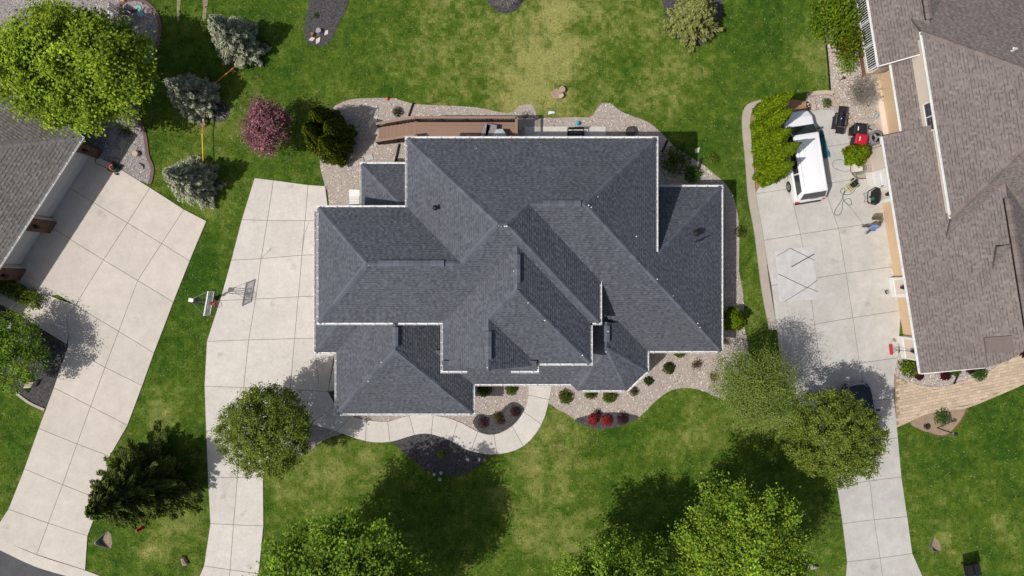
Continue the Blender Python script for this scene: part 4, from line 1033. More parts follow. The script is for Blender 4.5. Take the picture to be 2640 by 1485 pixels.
YG = [(0.296, 0.400, 0.030), (0.388, 0.493, 0.035), (0.220, 0.320, 0.030), (0.141, 0.227, 0.024)]
MG = [(0.156, 0.267, 0.030), (0.223, 0.347, 0.033), (0.099, 0.200, 0.030), (0.288, 0.397, 0.039)]
OL = [(0.196, 0.259, 0.034), (0.239, 0.308, 0.044), (0.145, 0.198, 0.029), (0.116, 0.138, 0.033)]
OG = [(0.192, 0.253, 0.026), (0.261, 0.310, 0.033), (0.137, 0.192, 0.026)]
broadleaf('maple_tree', 'large bright yellow-green maple overhanging the grey-roofed house', 'tree', 183, 170, 4.8, (4.45, 4.05, 2.8), YG, 680, 78, .28, (.12, .21), seed=3, trunk_r=.2)
broadleaf('maple_tree', 'dense green maple on the front lawn beside the basketball driveway', 'tree', 872, 1555, 7.8, (4.65, 4.65, 3.4), MG, 700, 78, .30, (.11, .20), seed=5, trunk_r=.22)
broadleaf('elm_tree', 'shaggy elm with drooping sprays left of its lighter twin on the front lawn', 'tree', 1590, 1545, 6.4, (3.8, 3.6, 3.2), MG, 460, 80, .20, (.09, .17), seed=8, trunk_r=.2, twigs=40, stretch=2.6)
broadleaf('elm_tree', 'sunlit yellow-green elm with arching sprays next to the right driveway', 'tree', 1912, 1468, 6.6, (4.3, 4.3, 3.3), YG + MG, 640, 80, .20, (.09, .17), seed=9, trunk_r=.2, twigs=40, stretch=2.6)
broadleaf('round_tree', 'round leafy tree beside the basketball driveway and the front walk', 'tree', 680, 1115, 4.0, (2.75, 2.7, 2.3), OL, 620, 64, .15, (.07, .125), fill=3.0, lobe=.88, seed=12, trunk_r=.12, twigs=30)
broadleaf('round_tree', 'rounded olive-green tree half hiding a black car', 'tree', 2150, 1130, 4.2, (2.8, 2.65, 2.2), OL, 640, 64, .15, (.07, .125), fill=3.0, lobe=.88, seed=14, trunk_r=.12, twigs=30)
broadleaf('birch_tree', 'wispy pale green tree with thin grey branches at the gravel bed corner', 'tree', 1948, 1006, 4.8, (2.4, 2.4, 2.7), [(.20, .26, .055), (.24, .30, .065), (.16, .22, .05)], 400, 76, .32, (.05, .10), 'pale_bark', .07, seed=16, twigs=70, fill=2.0)
broadleaf('small_tree', 'small green tree in the dark mulch bed by the left driveway', 'tree', 20, 912, 2.6, (2.2, 2.4, 1.6), MG, 240, 64, .19, (.08, .13), seed=18, trunk_r=.08)
broadleaf('crabapple_tree', 'pink flowering crabapple between the blue spruces and the driveway', 'tree', 686, 326, 2.6, (1.4, 1.85, 1.6), [(.36, .14, .18), (.28, .11, .135), (.45, .21, .26), (.11, .08, .045), (.2, .11, .105)], 150, 70, .22, (.08, .14), seed=20, trunk_r=.08, twigs=30)
BLUE = [(.50, .52, .36), (.56, .57, .42), (.42, .44, .31), (.33, .35, .26)]
for i, (x, y, h, rr, lb) in enumerate([(628, 122, 5.0, 1.62, 'blue-grey spruce nearest the top edge, above its two companions'), (520, 262, 4.6, 1.55, 'blue-grey spruce in the middle, standing at the ringed mulch spot'), (520, 474, 4.8, 1.6, 'blue-grey spruce beside the left driveway, lowest of the three')]):
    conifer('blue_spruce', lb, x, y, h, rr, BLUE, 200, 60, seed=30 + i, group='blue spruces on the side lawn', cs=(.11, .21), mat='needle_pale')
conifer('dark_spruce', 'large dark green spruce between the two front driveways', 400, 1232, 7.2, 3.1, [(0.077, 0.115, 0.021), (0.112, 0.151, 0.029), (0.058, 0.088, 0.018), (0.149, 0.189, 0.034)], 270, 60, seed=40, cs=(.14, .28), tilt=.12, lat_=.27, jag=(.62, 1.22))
conifer('golden_spruce', 'pale yellow-green spruce in a mulch ring on the back lawn', 1778, 62, 3.4, 1.75, [(.26, .28, .085), (.31, .33, .11), (.20, .22, .065)], 150, 44, seed=44, cs=(.12, .24), tilt=.3)
ARB = [(0.180, 0.269, 0.008), (0.237, 0.322, 0.011), (0.133, 0.217, 0.008), (0.096, 0.155, 0.008)]
HG = [(0.124, 0.203, 0.008), (0.164, 0.243, 0.011), (0.092, 0.164, 0.008), (0.066, 0.117, 0.008)]
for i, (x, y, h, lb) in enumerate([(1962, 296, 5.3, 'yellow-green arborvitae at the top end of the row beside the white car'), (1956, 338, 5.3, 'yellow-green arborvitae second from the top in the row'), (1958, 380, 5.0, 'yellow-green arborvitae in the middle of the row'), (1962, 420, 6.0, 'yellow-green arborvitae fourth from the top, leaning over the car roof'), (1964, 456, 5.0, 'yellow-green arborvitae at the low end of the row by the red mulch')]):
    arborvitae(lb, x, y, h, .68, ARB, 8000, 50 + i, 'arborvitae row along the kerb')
DARB = [(0.107, 0.138, 0.008), (0.164, 0.188, 0.009), (0.065, 0.094, 0.008), (0.044, 0.066, 0.006)]
for i, (x, y, h, lb) in enumerate([(858, 330, 4.6, 'dark arborvitae with golden rim, topmost of the clump by the timber ramp'), (838, 364, 4.4, 'dark arborvitae on the lawn side of the clump by the timber ramp'), (884, 356, 4.0, 'dark arborvitae on the gravel side of the clump'), (872, 392, 3.9, 'dark arborvitae at the low end of the clump near the small roof')]):
    arborvitae(lb, x, y, h, .95, DARB, 7000, 60 + i, 'arborvitae clump by the ramp')
G1 = [(0.068, 0.105, 0.013), (0.101, 0.142, 0.016), (0.047, 0.078, 0.013), (0.135, 0.169, 0.019)]
shrub('tall bright hedge mass beside the glazed sunroom', 2150, 45, 1.75, 2.0, HG, 2600, (.12, .22), 71, squash=(1, 1.25), mat='needle', name='hedge')
shrub('darker evergreen shrub between the hedge mass and the sunroom wall', 2184, 122, 1.15, 1.5, DARB, 1300, (.11, .2), 72, mat='needle')
shrub('leafy green shrub at the foot of the sunroom corner', 2180, 168, .75, 1.0, MG, 420, (.09, .16), 73)
twiggy('bare grey-brown shrub with thin twigs against the cream wall', 2212, 246, 1.15, 1.7, 210, 74, leaf=[(.18, .14, .06), (.12, .10, .05)], nleaf=420)
twiggy('bare leafless shrub at the top edge of the back lawn', 1304, -6, 1.1, 1.5, 120, 75)
arborvitae('short teardrop evergreen beside the red machine', 2198, 403, 1.9, .74, ARB, 3000, 76, name='shrub', cat='shrub')
# clipped hedge at the left footpath
hd = thing('hedge', 'low clipped boxwood hedge along the left footpath', 'hedge', W(50, 752)); r = np.random.default_rng(80); n = 2600
a0, a1 = W(-30, 712), W(112, 780); s = r.random(n); off = r.uniform(-1, 1, n); zz = r.uniform(.05, .85, n); A0 = np.array(a0); A1 = np.array(a1); dd = (A1 - A0) / np.linalg.norm(A1 - A0); pp = np.array([-dd[1], dd[0], 0])
P = A0 + (A1 - A0) * s[:, None] + pp * (off * .55 * (1 + .2 * (vnoise(s * 9, s * 0, 1, 5) - .5)))[:, None] + np.array([0, 0, 1]) * zz[:, None]
L = r.uniform(.09, .15, n); obj('foliage', cards('foliage', P, np.array([0, 0, .8]) + pp * (off * .6)[:, None] + r.normal(size=(n, 3)) * .4, r.normal(size=(n, 3)), L, L * .6, colours(n, G1 + ARB[:2], .18, r)), M['leaf'], hd)
mb = MB()
for i in range(9): q = a0.lerp(a1, (i + .5) / 9); mb.tube([(q.x, q.y, 0), (q.x + .05, q.y, .6)], [.02, .01], 4)
o = obj('stems', mb, M['bark'], hd); o['kind'] = 'stuff'

RED = [(.36, .045, .04), (.45, .06, .055), (.27, .035, .03)]; PUR = [(.075, .026, .032), (.105, .035, .042), (.05, .02, .024)]; MAR = [(.08, .016, .022), (.055, .013, .015)]
LIME = [(.060, .150, .020), (.085, .19, .03), (.045, .11, .015)]
S = [
 ('round green bush in the gravel, left of three by the bay window', 1458, 1022, .52, .5, G1, 480, 0), ('green bush tucked under the bay gutter', 1522, 1012, .46, .45, G1, 380, 0), ('round green bush right of the one under the bay gutter', 1571, 1020, .50, .5, G1, 460, 0),
 ('green bush under the porch gutter beside the door slab', 1318, 1003, .46, .5, G1, 420, 0), ('dark green bush in the shaded corner below the porch gutter', 1249, 1004, .5, .5, G1, 420, 0), ('small green shrub with reddish tips above the dark kidney bed', 1284, 1072, .36, .35, G1 + [(.12, .05, .02)], 280, .8),
 ('deep green shrub standing free in the front gravel', 1724, 949, .42, .45, [(.03, .065, .014), (.045, .085, .02), (.09, .06, .02)], 340, 0), ('small green shrub off the bay corner', 1671, 982, .32, .35, [(.035, .065, .014), (.05, .085, .02)], 260, 0), ('green shrub half under the front gutter of the right wing', 1752, 908, .4, .45, G1, 320, 0),
 ('olive brown shrub beside the angled bay gutter', 1634, 1009, .33, .35, [(.06, .06, .02), (.085, .07, .03)], 240, .8),
 ('first red barberry of the pair, on the walk side', 1529, 1081, .40, .45, RED, 420, .4), ('second red barberry of the pair, next to the purple bush', 1563, 1083, .40, .45, RED, 420, .4), ('dark purple barberry at the end of the red pair', 1604, 1078, .44, .5, PUR, 420, .6), ('dark purple barberry behind the red pair', 1540, 1066, .3, .4, PUR, 260, .6),
 ('purple-brown bush in the wide end of the kidney bed', 1246, 1088, .44, .35, PUR + [(.10, .06, .04)], 330, .6), ('small purple-brown bush in the middle of the kidney bed', 1290, 1084, .33, .3, PUR + [(.10, .06, .04)], 240, .6), ('purple-brown bush in the narrow end of the kidney bed', 1328, 1060, .4, .35, PUR + [(.07, .05, .05)], 330, .6),
 ('bright green mound plant beside the shaded right wing', 1784, 450, .66, .6, LIME, 520, 0), ('big dark shrub in the shade of the tall right eave', 1738, 415, 1.15, 1.2, G1, 1100, 0), ('dark green grassy plant in the shaded side bed', 1908, 598, .42, .5, G1, 300, 1.2),
 ('brownish low bush in the gravel by the ramp', 1026, 290, .42, .4, [(.13, .085, .05), (.09, .06, .035), (.07, .06, .02)], 320, 1.0),
 ('small yellow-green plant in the mulch island by the walk', 1137, 1170, .27, .3, YG, 200, .8), ('tiny grey-green plant nearest the walk in the mulch island', 1116, 1142, .16, .15, BLUE, 80, .5), ('tiny grey-green plant beside the two stones', 1175, 1161, .16, .15, BLUE, 80, .5),
 ('green bush at the corner of the brown-roofed house', 2343, 946, .78, .8, G1 + ARB[:2], 760, 0), ('larger maroon bush in the gravel under the brown roof', 2435, 966, .38, .4, MAR, 320, .2), ('small maroon bush beside the green corner bush', 2368, 969, .3, .3, MAR, 200, .2),
 ('low green bush beside the black edging', 2462, 957, .34, .3, LIME, 220, 0), ('wide bright green bush by the paver path', 2522, 962, .55, .4, LIME, 420, 0), ('maroon tuft left of the wide green bush', 2500, 956, .24, .3, MAR, 160, .2),
 ('bright lime grass clump in the soil bed', 2427, 1074, .62, .5, LIME, 700, 1.6), ('small brown bush in the soil bed', 2388, 1099, .24, .25, [(.10, .06, .04), (.07, .05, .03)], 150, .8),
 ('low green perennial ringed by tan blocks', 2131, 266, .36, .25, G1 + LIME, 300, .8), ('small olive plant on the lawn edge by the wing', 1838, 410, .42, .4, OG, 200, 1.2), ('maroon bush at the right end of the front gravel', 2636, 912, .3, .35, MAR, 160, .2),
 ('green weed in the back mulch bed', 816, 40, .22, .2, LIME, 90, .8), ('green weed beside the grey boulder corner', 72, 1004, .22, .15, LIME, 90, .4), ('green shrub at the corner of the grey-roofed house', 326, 335, .6, .4, G1, 330, .6),
]
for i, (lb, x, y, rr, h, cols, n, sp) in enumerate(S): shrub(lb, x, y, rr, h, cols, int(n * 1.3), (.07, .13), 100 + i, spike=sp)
arborvitae('bright pear-shaped evergreen against the right wing wall', 1886, 822, 1.9, .72, ARB, 3000, 150, name='shrub', cat='shrub')
twiggy('sparse rust-coloured shrub in the front gravel', 1795, 938, .36, .4, 60, 151, leaf=[(.22, .09, .03), (.17, .10, .05)], nleaf=130, mat='bark', rad=.008)
twiggy('sparse red-leaved shrub near the wispy tree', 1838, 970, .34, .4, 50, 152, leaf=[(.25, .06, .03), (.2, .1, .05)], nleaf=90, mat='bark', rad=.008)
twiggy('small twiggy plant at the right wing corner', 1868, 880, .3, .35, 50, 153, leaf=[(.12, .08, .04)], nleaf=70, mat='bark', rad=.008)
# ================================================================== VEHICLES
def loft(mb, rings, closed_ends=True):
    n = len(rings[0]); o = []
    vs = [p for r_ in rings for p in r_]; fs = []
    for i in range(len(rings) - 1):
        for k in range(n): fs.append((i * n + k, i * n + (k + 1) % n, (i + 1) * n + (k + 1) % n, (i + 1) * n + k))
    if closed_ends: fs.append(tuple(range(n))[::-1]); fs.append(tuple((len(rings) - 1) * n + k for k in range(n)))
    return mb.add(vs, fs)

def wheel(parent, x, y, r_=.37, w=.25):
    s = 1 if x > 0 else -1
    def ring(prof):
        mb = MB(); n = 20; vs = []; fs = []
        for rr, xx in prof:
            for k in range(n): a = 2 * math.pi * k / n; vs.append((x + s * xx, y + rr * math.cos(a), r_ + rr * math.sin(a)))
        for i in range(len(prof) - 1):
            for k in range(n): fs.append((i * n + k, i * n + (k + 1) % n, (i + 1) * n + (k + 1) % n, (i + 1) * n + k))
        fs.append(tuple(range(n))); fs.append(tuple((len(prof) - 1) * n + k for k in range(n)))
        return mb.add(vs, fs)
    t = obj('wheel', ring([(r_ * .6, -w), (r_ * .97, -w), (r_, -w * .85), (r_, -.03), (r_ * .96, 0), (r_ * .68, .0)]), M['rubber'], parent, local=True)
    rim = MB(); rim.v, rim.f, rim.c = ring([(r_ * .67, -.04), (r_ * .66, .004), (r_ * .6, -.02), (r_ * .12, -.035)]).__dict__.values()
    for k in range(5):
        a = k * 2 * math.pi / 5; rim.box((x + s * -.005, y + math.cos(a) * r_ * .36, r_ + math.sin(a) * r_ * .36), (.03, .09 + .06 * abs(math.cos(a)), .09 + .06 * abs(math.sin(a))))
    obj('rim', rim, M['steel'], t, local=True)

def car(name, label, cx, cy, ang, L, Wd, H, sh, hood, cab, paint, roofw=.78, suv=True):
    """stations run along y (front is +y); cab = (rear base, rear top, front top, front base)"""
    g = thing(name, label, 'car', tuple(W(cx, cy)[:2]) + (.055,), ang)
    h = Wd / 2; F_ = L / 2
    def ring(y, hw, zb, zt, r_=.12):
        return [(-hw * .93, y, zb), (-hw, y, zb + .18), (-hw * 1.0, y, (zb + zt) / 2), (-hw * .985, y, zt - r_), (-hw * .88, y, zt), (hw * .88, y, zt), (hw * .985, y, zt - r_), (hw, y, (zb + zt) / 2), (hw, y, zb + .18), (hw * .93, y, zb)]
    zr = sh if suv else sh * .98
    st = [(-F_, h * .80, .42, zr - .16), (-F_ + .08, h * .90, .33, zr - .06), (-F_ + .35, h * .985, .28, zr), (-F_ * .45, h, .26, zr), (F_ * .2, h, .26, sh), (cab[3], h, .26, sh), ((cab[3] + F_) / 2, h * .985, .27, (sh + hood) / 2), (F_ - .38, h * .95, .29, hood - .03), (F_ - .12, h * .84, .33, hood - .12), (F_, h * .66, .40, hood - .27)]
    body = loft(MB(), [ring(*s) for s in st])
    yb0, yt0, yt1, yb1 = cab; b = h * .93; t = h * roofw
    rings = [[(-b, yb0, sh - .06), (b, yb0, sh - .06), (b, yb1, sh - .06), (-b, yb1, sh - .06)], [(sx * (b * .4 + t * .6), ya_ * .4 + yc_ * .6, sh - .06 + (H + .01 - sh) * .6) for sx, ya_, yc_ in ((-1, yb0, yt0), (1, yb0, yt0), (1, yb1, yt1), (-1, yb1, yt1))],
             [(-t, yt0, H - .05), (t, yt0, H - .05), (t, yt1, H - .05), (-t, yt1, H - .05)], [(-t * .9, yt0 + .14, H), (t * .9, yt0 + .14, H), (t * .9, yt1 - .16, H - .01), (-t * .9, yt1 - .16, H - .01)]]
    loft(body, rings)
    bm_ = body.mesh('body', True); bo_ = obj('body', bm_, paint, g, local=True)
    md = bo_.modifiers.new('bevel', 'BEVEL'); md.width = .05; md.segments = 2; md.limit_method = 'ANGLE'
    def quad(nm, pts, m_, par=g, off=.012):
        pts = [Vector(p) for p in pts]; n_ = (pts[1] - pts[0]).cross(pts[2] - pts[0]).normalized()
        c_ = sum(pts, Vector()) / 4
        if n_.dot(c_ - Vector((0, 0, .9))) < 0: n_ = -n_
        mb = MB(); q = [p + n_ * off for p in pts] + [p - n_ * .02 for p in pts]
        mb.add(q, [(0, 1, 2, 3), (4, 7, 6, 5), (0, 4, 5, 1), (1, 5, 6, 2), (2, 6, 7, 3), (3, 7, 4, 0)]); return obj(nm, mb, m_, par, local=True)
    def gh(y0, y1, xs0, xs1, f0, f1):   # glass on a sloped end: fractions up the slope
        pa = Vector((0, y0, sh - .06)); pb = Vector((0, y1, H - .05))
        lo, hi = pa.lerp(pb, f0), pa.lerp(pb, f1); return [(-xs0, lo.y, lo.z), (xs0, lo.y, lo.z), (xs1, hi.y, hi.z), (-xs1, hi.y, hi.z)]
    quad('windshield', gh(yb1, yt1, b * .93, t * .97, .12, .95), M['glass']); quad('rear_window', gh(yb0, yt0, b * .86, t * .90, .25, .92), M['glass'])
    for s in (-1, 1):
        def sp(y, f): return (s * (b + (t - b) * f), y, sh - .06 + (H - sh + .01) * f)
        ya, yb_ = yb0 + .35, yb1 - .35; cuts = [ya + (yb_ - ya) * k / 3 for k in range(4)]
        for k in range(3):
            y0, y1 = cuts[k] + .04, cuts[k + 1] - .04
            f1 = .86; ytop1 = min(y1, yt1 - .05 if k == 2 else y1); ytop0 = max(y0, yt0 + .15 if k == 0 else y0)
            quad('side_window', [sp(y0, .16), sp(y1, .16), sp(ytop1, f1), sp(ytop0, f1)], M['glass'])
        obj('mirror', MB().box((s * (h + .10), yb1 - .42, sh + .04), (.22, .12, .15)), M['black_plastic'] if suv else paint, g, local=True)
        obj('headlight', MB().box((s * h * .66, F_ - .14, hood - .24), (.30, .12, .13), s * -.45), M['chrome'], g, local=True)
        obj('taillight', MB().box((s * h * .84, -F_ + .04, zr - .25), (.16, .10, .32)), M['red'], g, local=True)
        for y in (-F_ * .60, F_ * .62): wheel(g, s * (h + .005), y)
        if suv: obj('roof_rail', MB().box((s * t * .86, (yt0 + yt1) / 2, H + .03), (.04, (yt1 - yt0) * .8, .03)), M['white'], g, local=True)
    obj('bumper', MB().box((0, -F_ - .02, .50), (h * 1.62, .12, .22)), M['black_plastic'] if suv else paint, g, local=True)
    obj('grille', MB().box((0, F_ - .02, hood - .36), (h * .9, .06, .2)), M['black_plastic'] if suv else M['chrome'], g, local=True)
    if not suv:
        obj('hood_trim', MB().tube([(-h * .93, F_ - 1.0, hood - .02), (-h * .86, F_ - .42, hood - .06), (-h * .5, F_ - .12, hood - .1), (0, F_ - .03, hood - .1), (h * .5, F_ - .12, hood - .1), (h * .86, F_ - .42, hood - .06), (h * .93, F_ - 1.0, hood - .02)], .018, 5), M['chrome'], g, local=True)
    return g
car('parked_car', 'white long-roofed car parked beside the arborvitae row', 2054, 410, R(9.2), 5.75, 1.96, 1.88, 1.14, 1.08, (-2.84, -2.40, 1.20, 1.95), M['car_white'], .80, True)
car('parked_car', 'black car with chrome-edged hood under the olive-green tree', 2205, 1077, R(9), 4.7, 1.86, 1.42, .92, .92, (-1.75, -1.0, .15, .95), M['car_black'], .66, False)
for x_, y_, lx_, ly_ in ((.36, -.55, .02, 3.2), (-.36, -.55, .02, 3.2), (0, .2, 1.3, .02), (0, -1.2, 1.3, .02)):
    obj('roof_seam', MB().box((x_, y_, 1.882), (lx_, ly_, .008)), M['white'], bpy.data.objects['parked_car'], local=True)
obj('rear_wiper', MB().box((0, 0, 0), (.5, .02, .02)), M['black'], bpy.data.objects['parked_car'], loc=(0, -2.78, 1.5), local=True)

# ================================================================== THINGS ON THE RIGHT DRIVEWAY
def at(px, py, z=0.055): p = W(px, py, z); return p
def T(name, label, cat, px, py, rz=0, group=None, z=0.055): return thing(name, label, cat, tuple(at(px, py, z)), rz, group)
def part(parent, name, mb, m_): return obj(name, mb, m_, parent, local=True)

g = T('grill', 'black gas grill with open side shelves and a row of knobs', 'grill', 2151, 318, R(-98))
part(g, 'cabinet', MB().box((0, .05, .45), (.8, .45, .8)), M['black_plastic'])
l = MB(); loft(l, [[(x, -.26 + .05, .86), (x, -.25 + .05, 1.02), (x, -.1 + .05, 1.13), (x, .12 + .05, 1.13), (x, .26 + .05, 1.0), (x, .27 + .05, .86)] for x in (-.42, .42)]); part(g, 'lid', l, M['car_black'])
for s in (-1, 1): part(g, 'side_shelf', MB().box((s * .66, .06, .88), (.42, .46, .05)).box((s * .66, -.19, .83), (.42, .03, .09)), M['black_plastic'])
part(g, 'handle', MB().tube([(-.3, -.27, 1.0), (-.3, -.33, 1.0), (.3, -.33, 1.0), (.3, -.27, 1.0)], .016, 6), M['steel'])
part(g, 'control_panel', MB().box((0, -.30, .86), (.84, .16, .16)), M['black_plastic'])
for k in range(5): part(g, 'knob', MB().lathe([(.035, 0), (.04, .03), (.03, .05)], (-.3 + k * .15, -.34, .93), 8), M['chrome'])
part(g, 'badge', MB().box((-.02, -.09, 1.115), (.07, .05, .012)), M['white'])
for x in (-.36, .36): part(g, 'leg', MB().box((x, -.15, .04), (.06, .06, .1)).box((x, .22, .04), (.06, .06, .1)), M['black'])

def bin_(label, px, py, rz, m_, tag_m):
    b = T('wheeled_bin', label, 'bin', px, py, rz, 'wheeled bins by the cooling unit')
    mb = MB(); loft(mb, [[(-w, -d, z), (w, -d, z), (w, d, z), (-w, d, z)] for w, d, z in ((.24, .26, .1), (.27, .29, .5), (.31, .34, 1.0))]); part(b, 'body', mb, m_ if m_ is M['black_plastic'] else M['black_plastic'])
    ld = MB(); loft(ld, [[(-w, -d, z), (w, -d, z), (w, d, z), (-w, d, z)] for w, d, z in ((.335, .37, .99), (.335, .37, 1.05), (.27, .30, 1.10))]); part(b, 'lid', ld, m_)
    part(b, 'label_plate', MB().box((0, -.14, 1.105), (.26, .06, .012)), M['white'])
    part(b, 'handle', MB().tube([(-.26, .36, .98), (-.26, .44, 1.0), (.26, .44, 1.0), (.26, .36, .98)], .018, 6), M['black_plastic'])
    for s in (-1, 1): part(b, 'wheel', MB().tube([(s * .24, .28, .13), (s * .31, .28, .13)], .13, 12), M['rubber'])
bin_('black wheeled bin with a white label on its lid', 2196, 342, R(-95), M['black_plastic'], None)
bin_('red-lidded wheeled bin next to the black one', 2200, 368, R(-100), M['red'], None)
g = T('cooling_unit', 'round-topped grey cooling unit against the cream wall', 'air conditioner', 2240, 362, R(10))
c = MB(); c.lathe([(.40, .0), (.42, .05), (.42, .78), (.40, .84)], (0, 0, 0), 16); part(g, 'casing', c, M['steel'])
part(g, 'top_ring', MB().lathe([(.43, .82), (.45, .86), (.42, .92), (.31, .93), (.30, .88)], (0, 0, 0), 20), M['steel'])
part(g, 'fan_well', MB().lathe([(.29, .905), (.28, .906)], (0, 0, 0), 16), M['dark'])
for k in range(3): part(g, 'fan_blade', MB().box((math.cos(k * 2.1) * .13, math.sin(k * 2.1) * .13, .925), (.24, .12, .012), k * 2.1), M['grey_stone'])
for k in range(14): a = k * 2 * math.pi / 14; part(g, 'louver', MB().box((math.cos(a) * .425, math.sin(a) * .425, .42), (.03, .09, .7), a), M['grey_stone'])
g = T('bucket', 'orange plastic bucket beside the red bin', 'bucket', 2181, 386)
part(g, 'shell', MB().lathe([(.13, 0), (.17, .3), (.185, .31), (.175, .29), (.13, .03), (.02, .03)], (0, 0, 0), 14), M['orange']); part(g, 'handle', MB().tube([(-.18, 0, .3), (-.14, .14, .32), (0, .2, .33), (.14, .14, .32), (.18, 0, .3)], .008, 4), M['steel'])
# folded teal tarpaulin beside the car
g = T('folded_tarpaulin', 'teal tarpaulin folded in long creases beside the white car', 'tarpaulin', 2119, 370, R(14))
tp = MB(); n_ = 14
for i in range(n_ + 1):
    y = -.95 + i * 1.75 / n_
    for k in range(6):
        x = -.24 + k * .096 + .03 * math.sin(i * 1.1); tp.v.append((x * (1.1 - .35 * i / n_), y + .06 * math.sin(k * 2.1), .04 + .07 * (k % 2) + .04 * math.sin(i * .9 + k)))
for i in range(n_):
    for k in range(5): tp.f.append((i * 6 + k, i * 6 + k + 1, i * 6 + 7 + k, i * 6 + 6 + k)); tp.c.append(None)
o = part(g, 'canvas', tp, M['teal']); md = o.modifiers.new('thickness', 'SOLIDIFY'); md.thickness = .02
part(g, 'strap', MB().box((-.02, .42, .15), (.42, .10, .03), .3), M['black'])
# pressure washer and hoses
YEL = pmat('yellow_paint', (.55, .45, .03), .5); NAVY = pmat('dark_blue', (.02, .03, .10), .5)
g = T('pressure_washer', 'yellow and black pressure washer lying in the hose loops', 'pressure washer', 2196, 477, R(40))
part(g, 'frame', MB().tube([(-.35, -.22, .1), (-.35, -.22, .3), (.25, -.22, .3), (.25, -.22, .1)], .02, 6).tube([(-.35, .22, .1), (-.35, .22, .3), (.25, .22, .3), (.25, .22, .1)], .02, 6).tube([(-.35, -.22, .3), (-.35, .22, .3)], .02, 6), YEL)
part(g, 'engine', MB().box((.02, 0, .26), (.34, .30, .3)).lathe([(.12, .38), (.14, .44), (.05, .47)], (.05, .03, 0), 10), M['black_plastic']); part(g, 'pump', MB().box((.22, .08, .3), (.16, .16, .18)), NAVY)
part(g, 'handle', MB().tube([(-.35, -.2, .3), (-.62, -.2, .5), (-.62, .2, .5), (-.35, .2, .3)], .018, 6), YEL)
for s in (-1, 1): part(g, 'wheel', MB().tube([(.2, s * .24, .12), (.2, s * .31, .12)], .12, 12), M['rubber'])
HOSE = pmat('green_hose', (.045, .095, .075), .55); GHOSE = pmat('grey_hose', (.14, .15, .14), .6)
def hose(name, label, pts, m_, r_=.017, z=.075):
    p = smooth_poly([W(*q)[:2] for q in pts], 6, False); o = obj(name, MB().tube([(x, y, z + .012 * math.sin(i * .7)) for i, (x, y) in enumerate(p)], r_, 5), m_); return tag(o, label, 'hose')
hose('garden_hose', 'green hose looping twice over the driveway from the pressure washer', [(2190,482),(2180,492),(2174,500),(2170,512),(2163,525),(2153,540),(2150,550),(2154,555),(2164,553),(2169,544),(2171,524),(2176,516),(2188,512),(2194,522),(2192,528),(2186,529),(2176,520),(2171,508),(2173,500),(2177,490),(2174,485),(2166,490),(2167,497),(2176,502),(2188,502),(2200,494),(2205,478),(2206,462),(2207,448)], HOSE)
hose('pressure_hose', 'thin grey hose lying out to the person at the garage', [(2186,529),(2205,552),(2218,570),(2226,581)], GHOSE, .008, .066)
hose('garden_hose', 'wide grey hose loop left of the cream box', [(2190,441),(2175,442),(2155,437),(2145,425),(2150,415),(2165,412),(2180,417),(2188,422)], GHOSE, .014)
for k, (lb, m_, rr) in enumerate([('outer grey hose coil round the cream box', GHOSE, .52), ('middle green hose coil round the cream box', HOSE, .43), ('tight green hose coil under the cream box', HOSE, .36)]):
    c = W(2211, 434); o = obj('hose_coil', MB().tube([(c.x + math.cos(a * .3) * rr * (1 + .04 * math.sin(a)), c.y + math.sin(a * .3) * rr * .8, .09 + .02 * math.sin(a * 1.7)) for a in range(22)], .018, 5), m_); tag(o, lb, 'hose')
g = T('hose_box', 'cream square box lid lying tilted on the hose coil', 'box', 2203, 433, R(8))
part(g, 'box', MB().box((0, 0, .2), (.52, .50, .3)), M['cream']); part(g, 'lid', MB().box((0, 0, .38), (.60, .58, .05)), M['pale_stone'])
# barrow tipped against the wall
g = T('wheelbarrow', 'black garden barrow tipped up against the pier with a green bag inside', 'wheelbarrow', 2236, 509, R(0))
tr = MB(); loft(tr, [[(-w, z0, y) for w, z0, y in ((.0, 0, 0),)] ] if False else [[(.18 + .1 * k, -.52 * f, .08 + .45 * k), (.34 + .04 * k, -.50 * f, .06 + .45 * k), (.34 + .04 * k, .50 * f, .06 + .45 * k), (.18 + .1 * k, .52 * f, .08 + .45 * k)] for k, f in ((0, .7), (1, 1.0), (1.6, .8))]); part(g, 'tray', tr, M['black_plastic'])
part(g, 'rim', MB().tube([(-.02, -.36, .12), (-.05, 0, .1), (-.02, .36, .12), (.22, .55, .55), (.28, .4, .95), (.3, 0, 1.0), (.28, -.4, .95), (.22, -.55, .55), (-.02, -.36, .12)], .03, 6), M['black_plastic'])
part(g, 'handle', MB().tube([(0, .3, .15), (-.28, .22, .06), (-.14, .0, .05), (-.24, -.30, .06), (0, -.3, .15)], .014, 5), M['black']); part(g, 'wheel', MB().tube([(.2, -.04, .2), (.2, .04, .2)], .18, 14), M['rubber'])
o = obj('garden_bag', MB().lathe([(.05, 0), (.14, .06), (.12, .16), (.04, .2)], tuple(at(2249, 512, .35)), 8), pmat('green_bag', (.01, .10, .05), .6)); tag(o, 'small green bag lying in the tipped black barrow', 'bag')
g = T('water_meter', 'small dark box on the gravel by the cream wall', 'box', 2244, 329, R(-30)); part(g, 'box', MB().box((0, 0, .1), (.28, .26, .2)), M['black_plastic']); part(g, 'lid', MB().box((0, 0, .215), (.31, .29, .03)), M['grey_stone'])
g = T('garden_ornament', 'pale blue-green bird ornament on the gravel', 'ornament', 2253, 302, .5); pale = pmat('verdigris', (.30, .40, .42), .6)
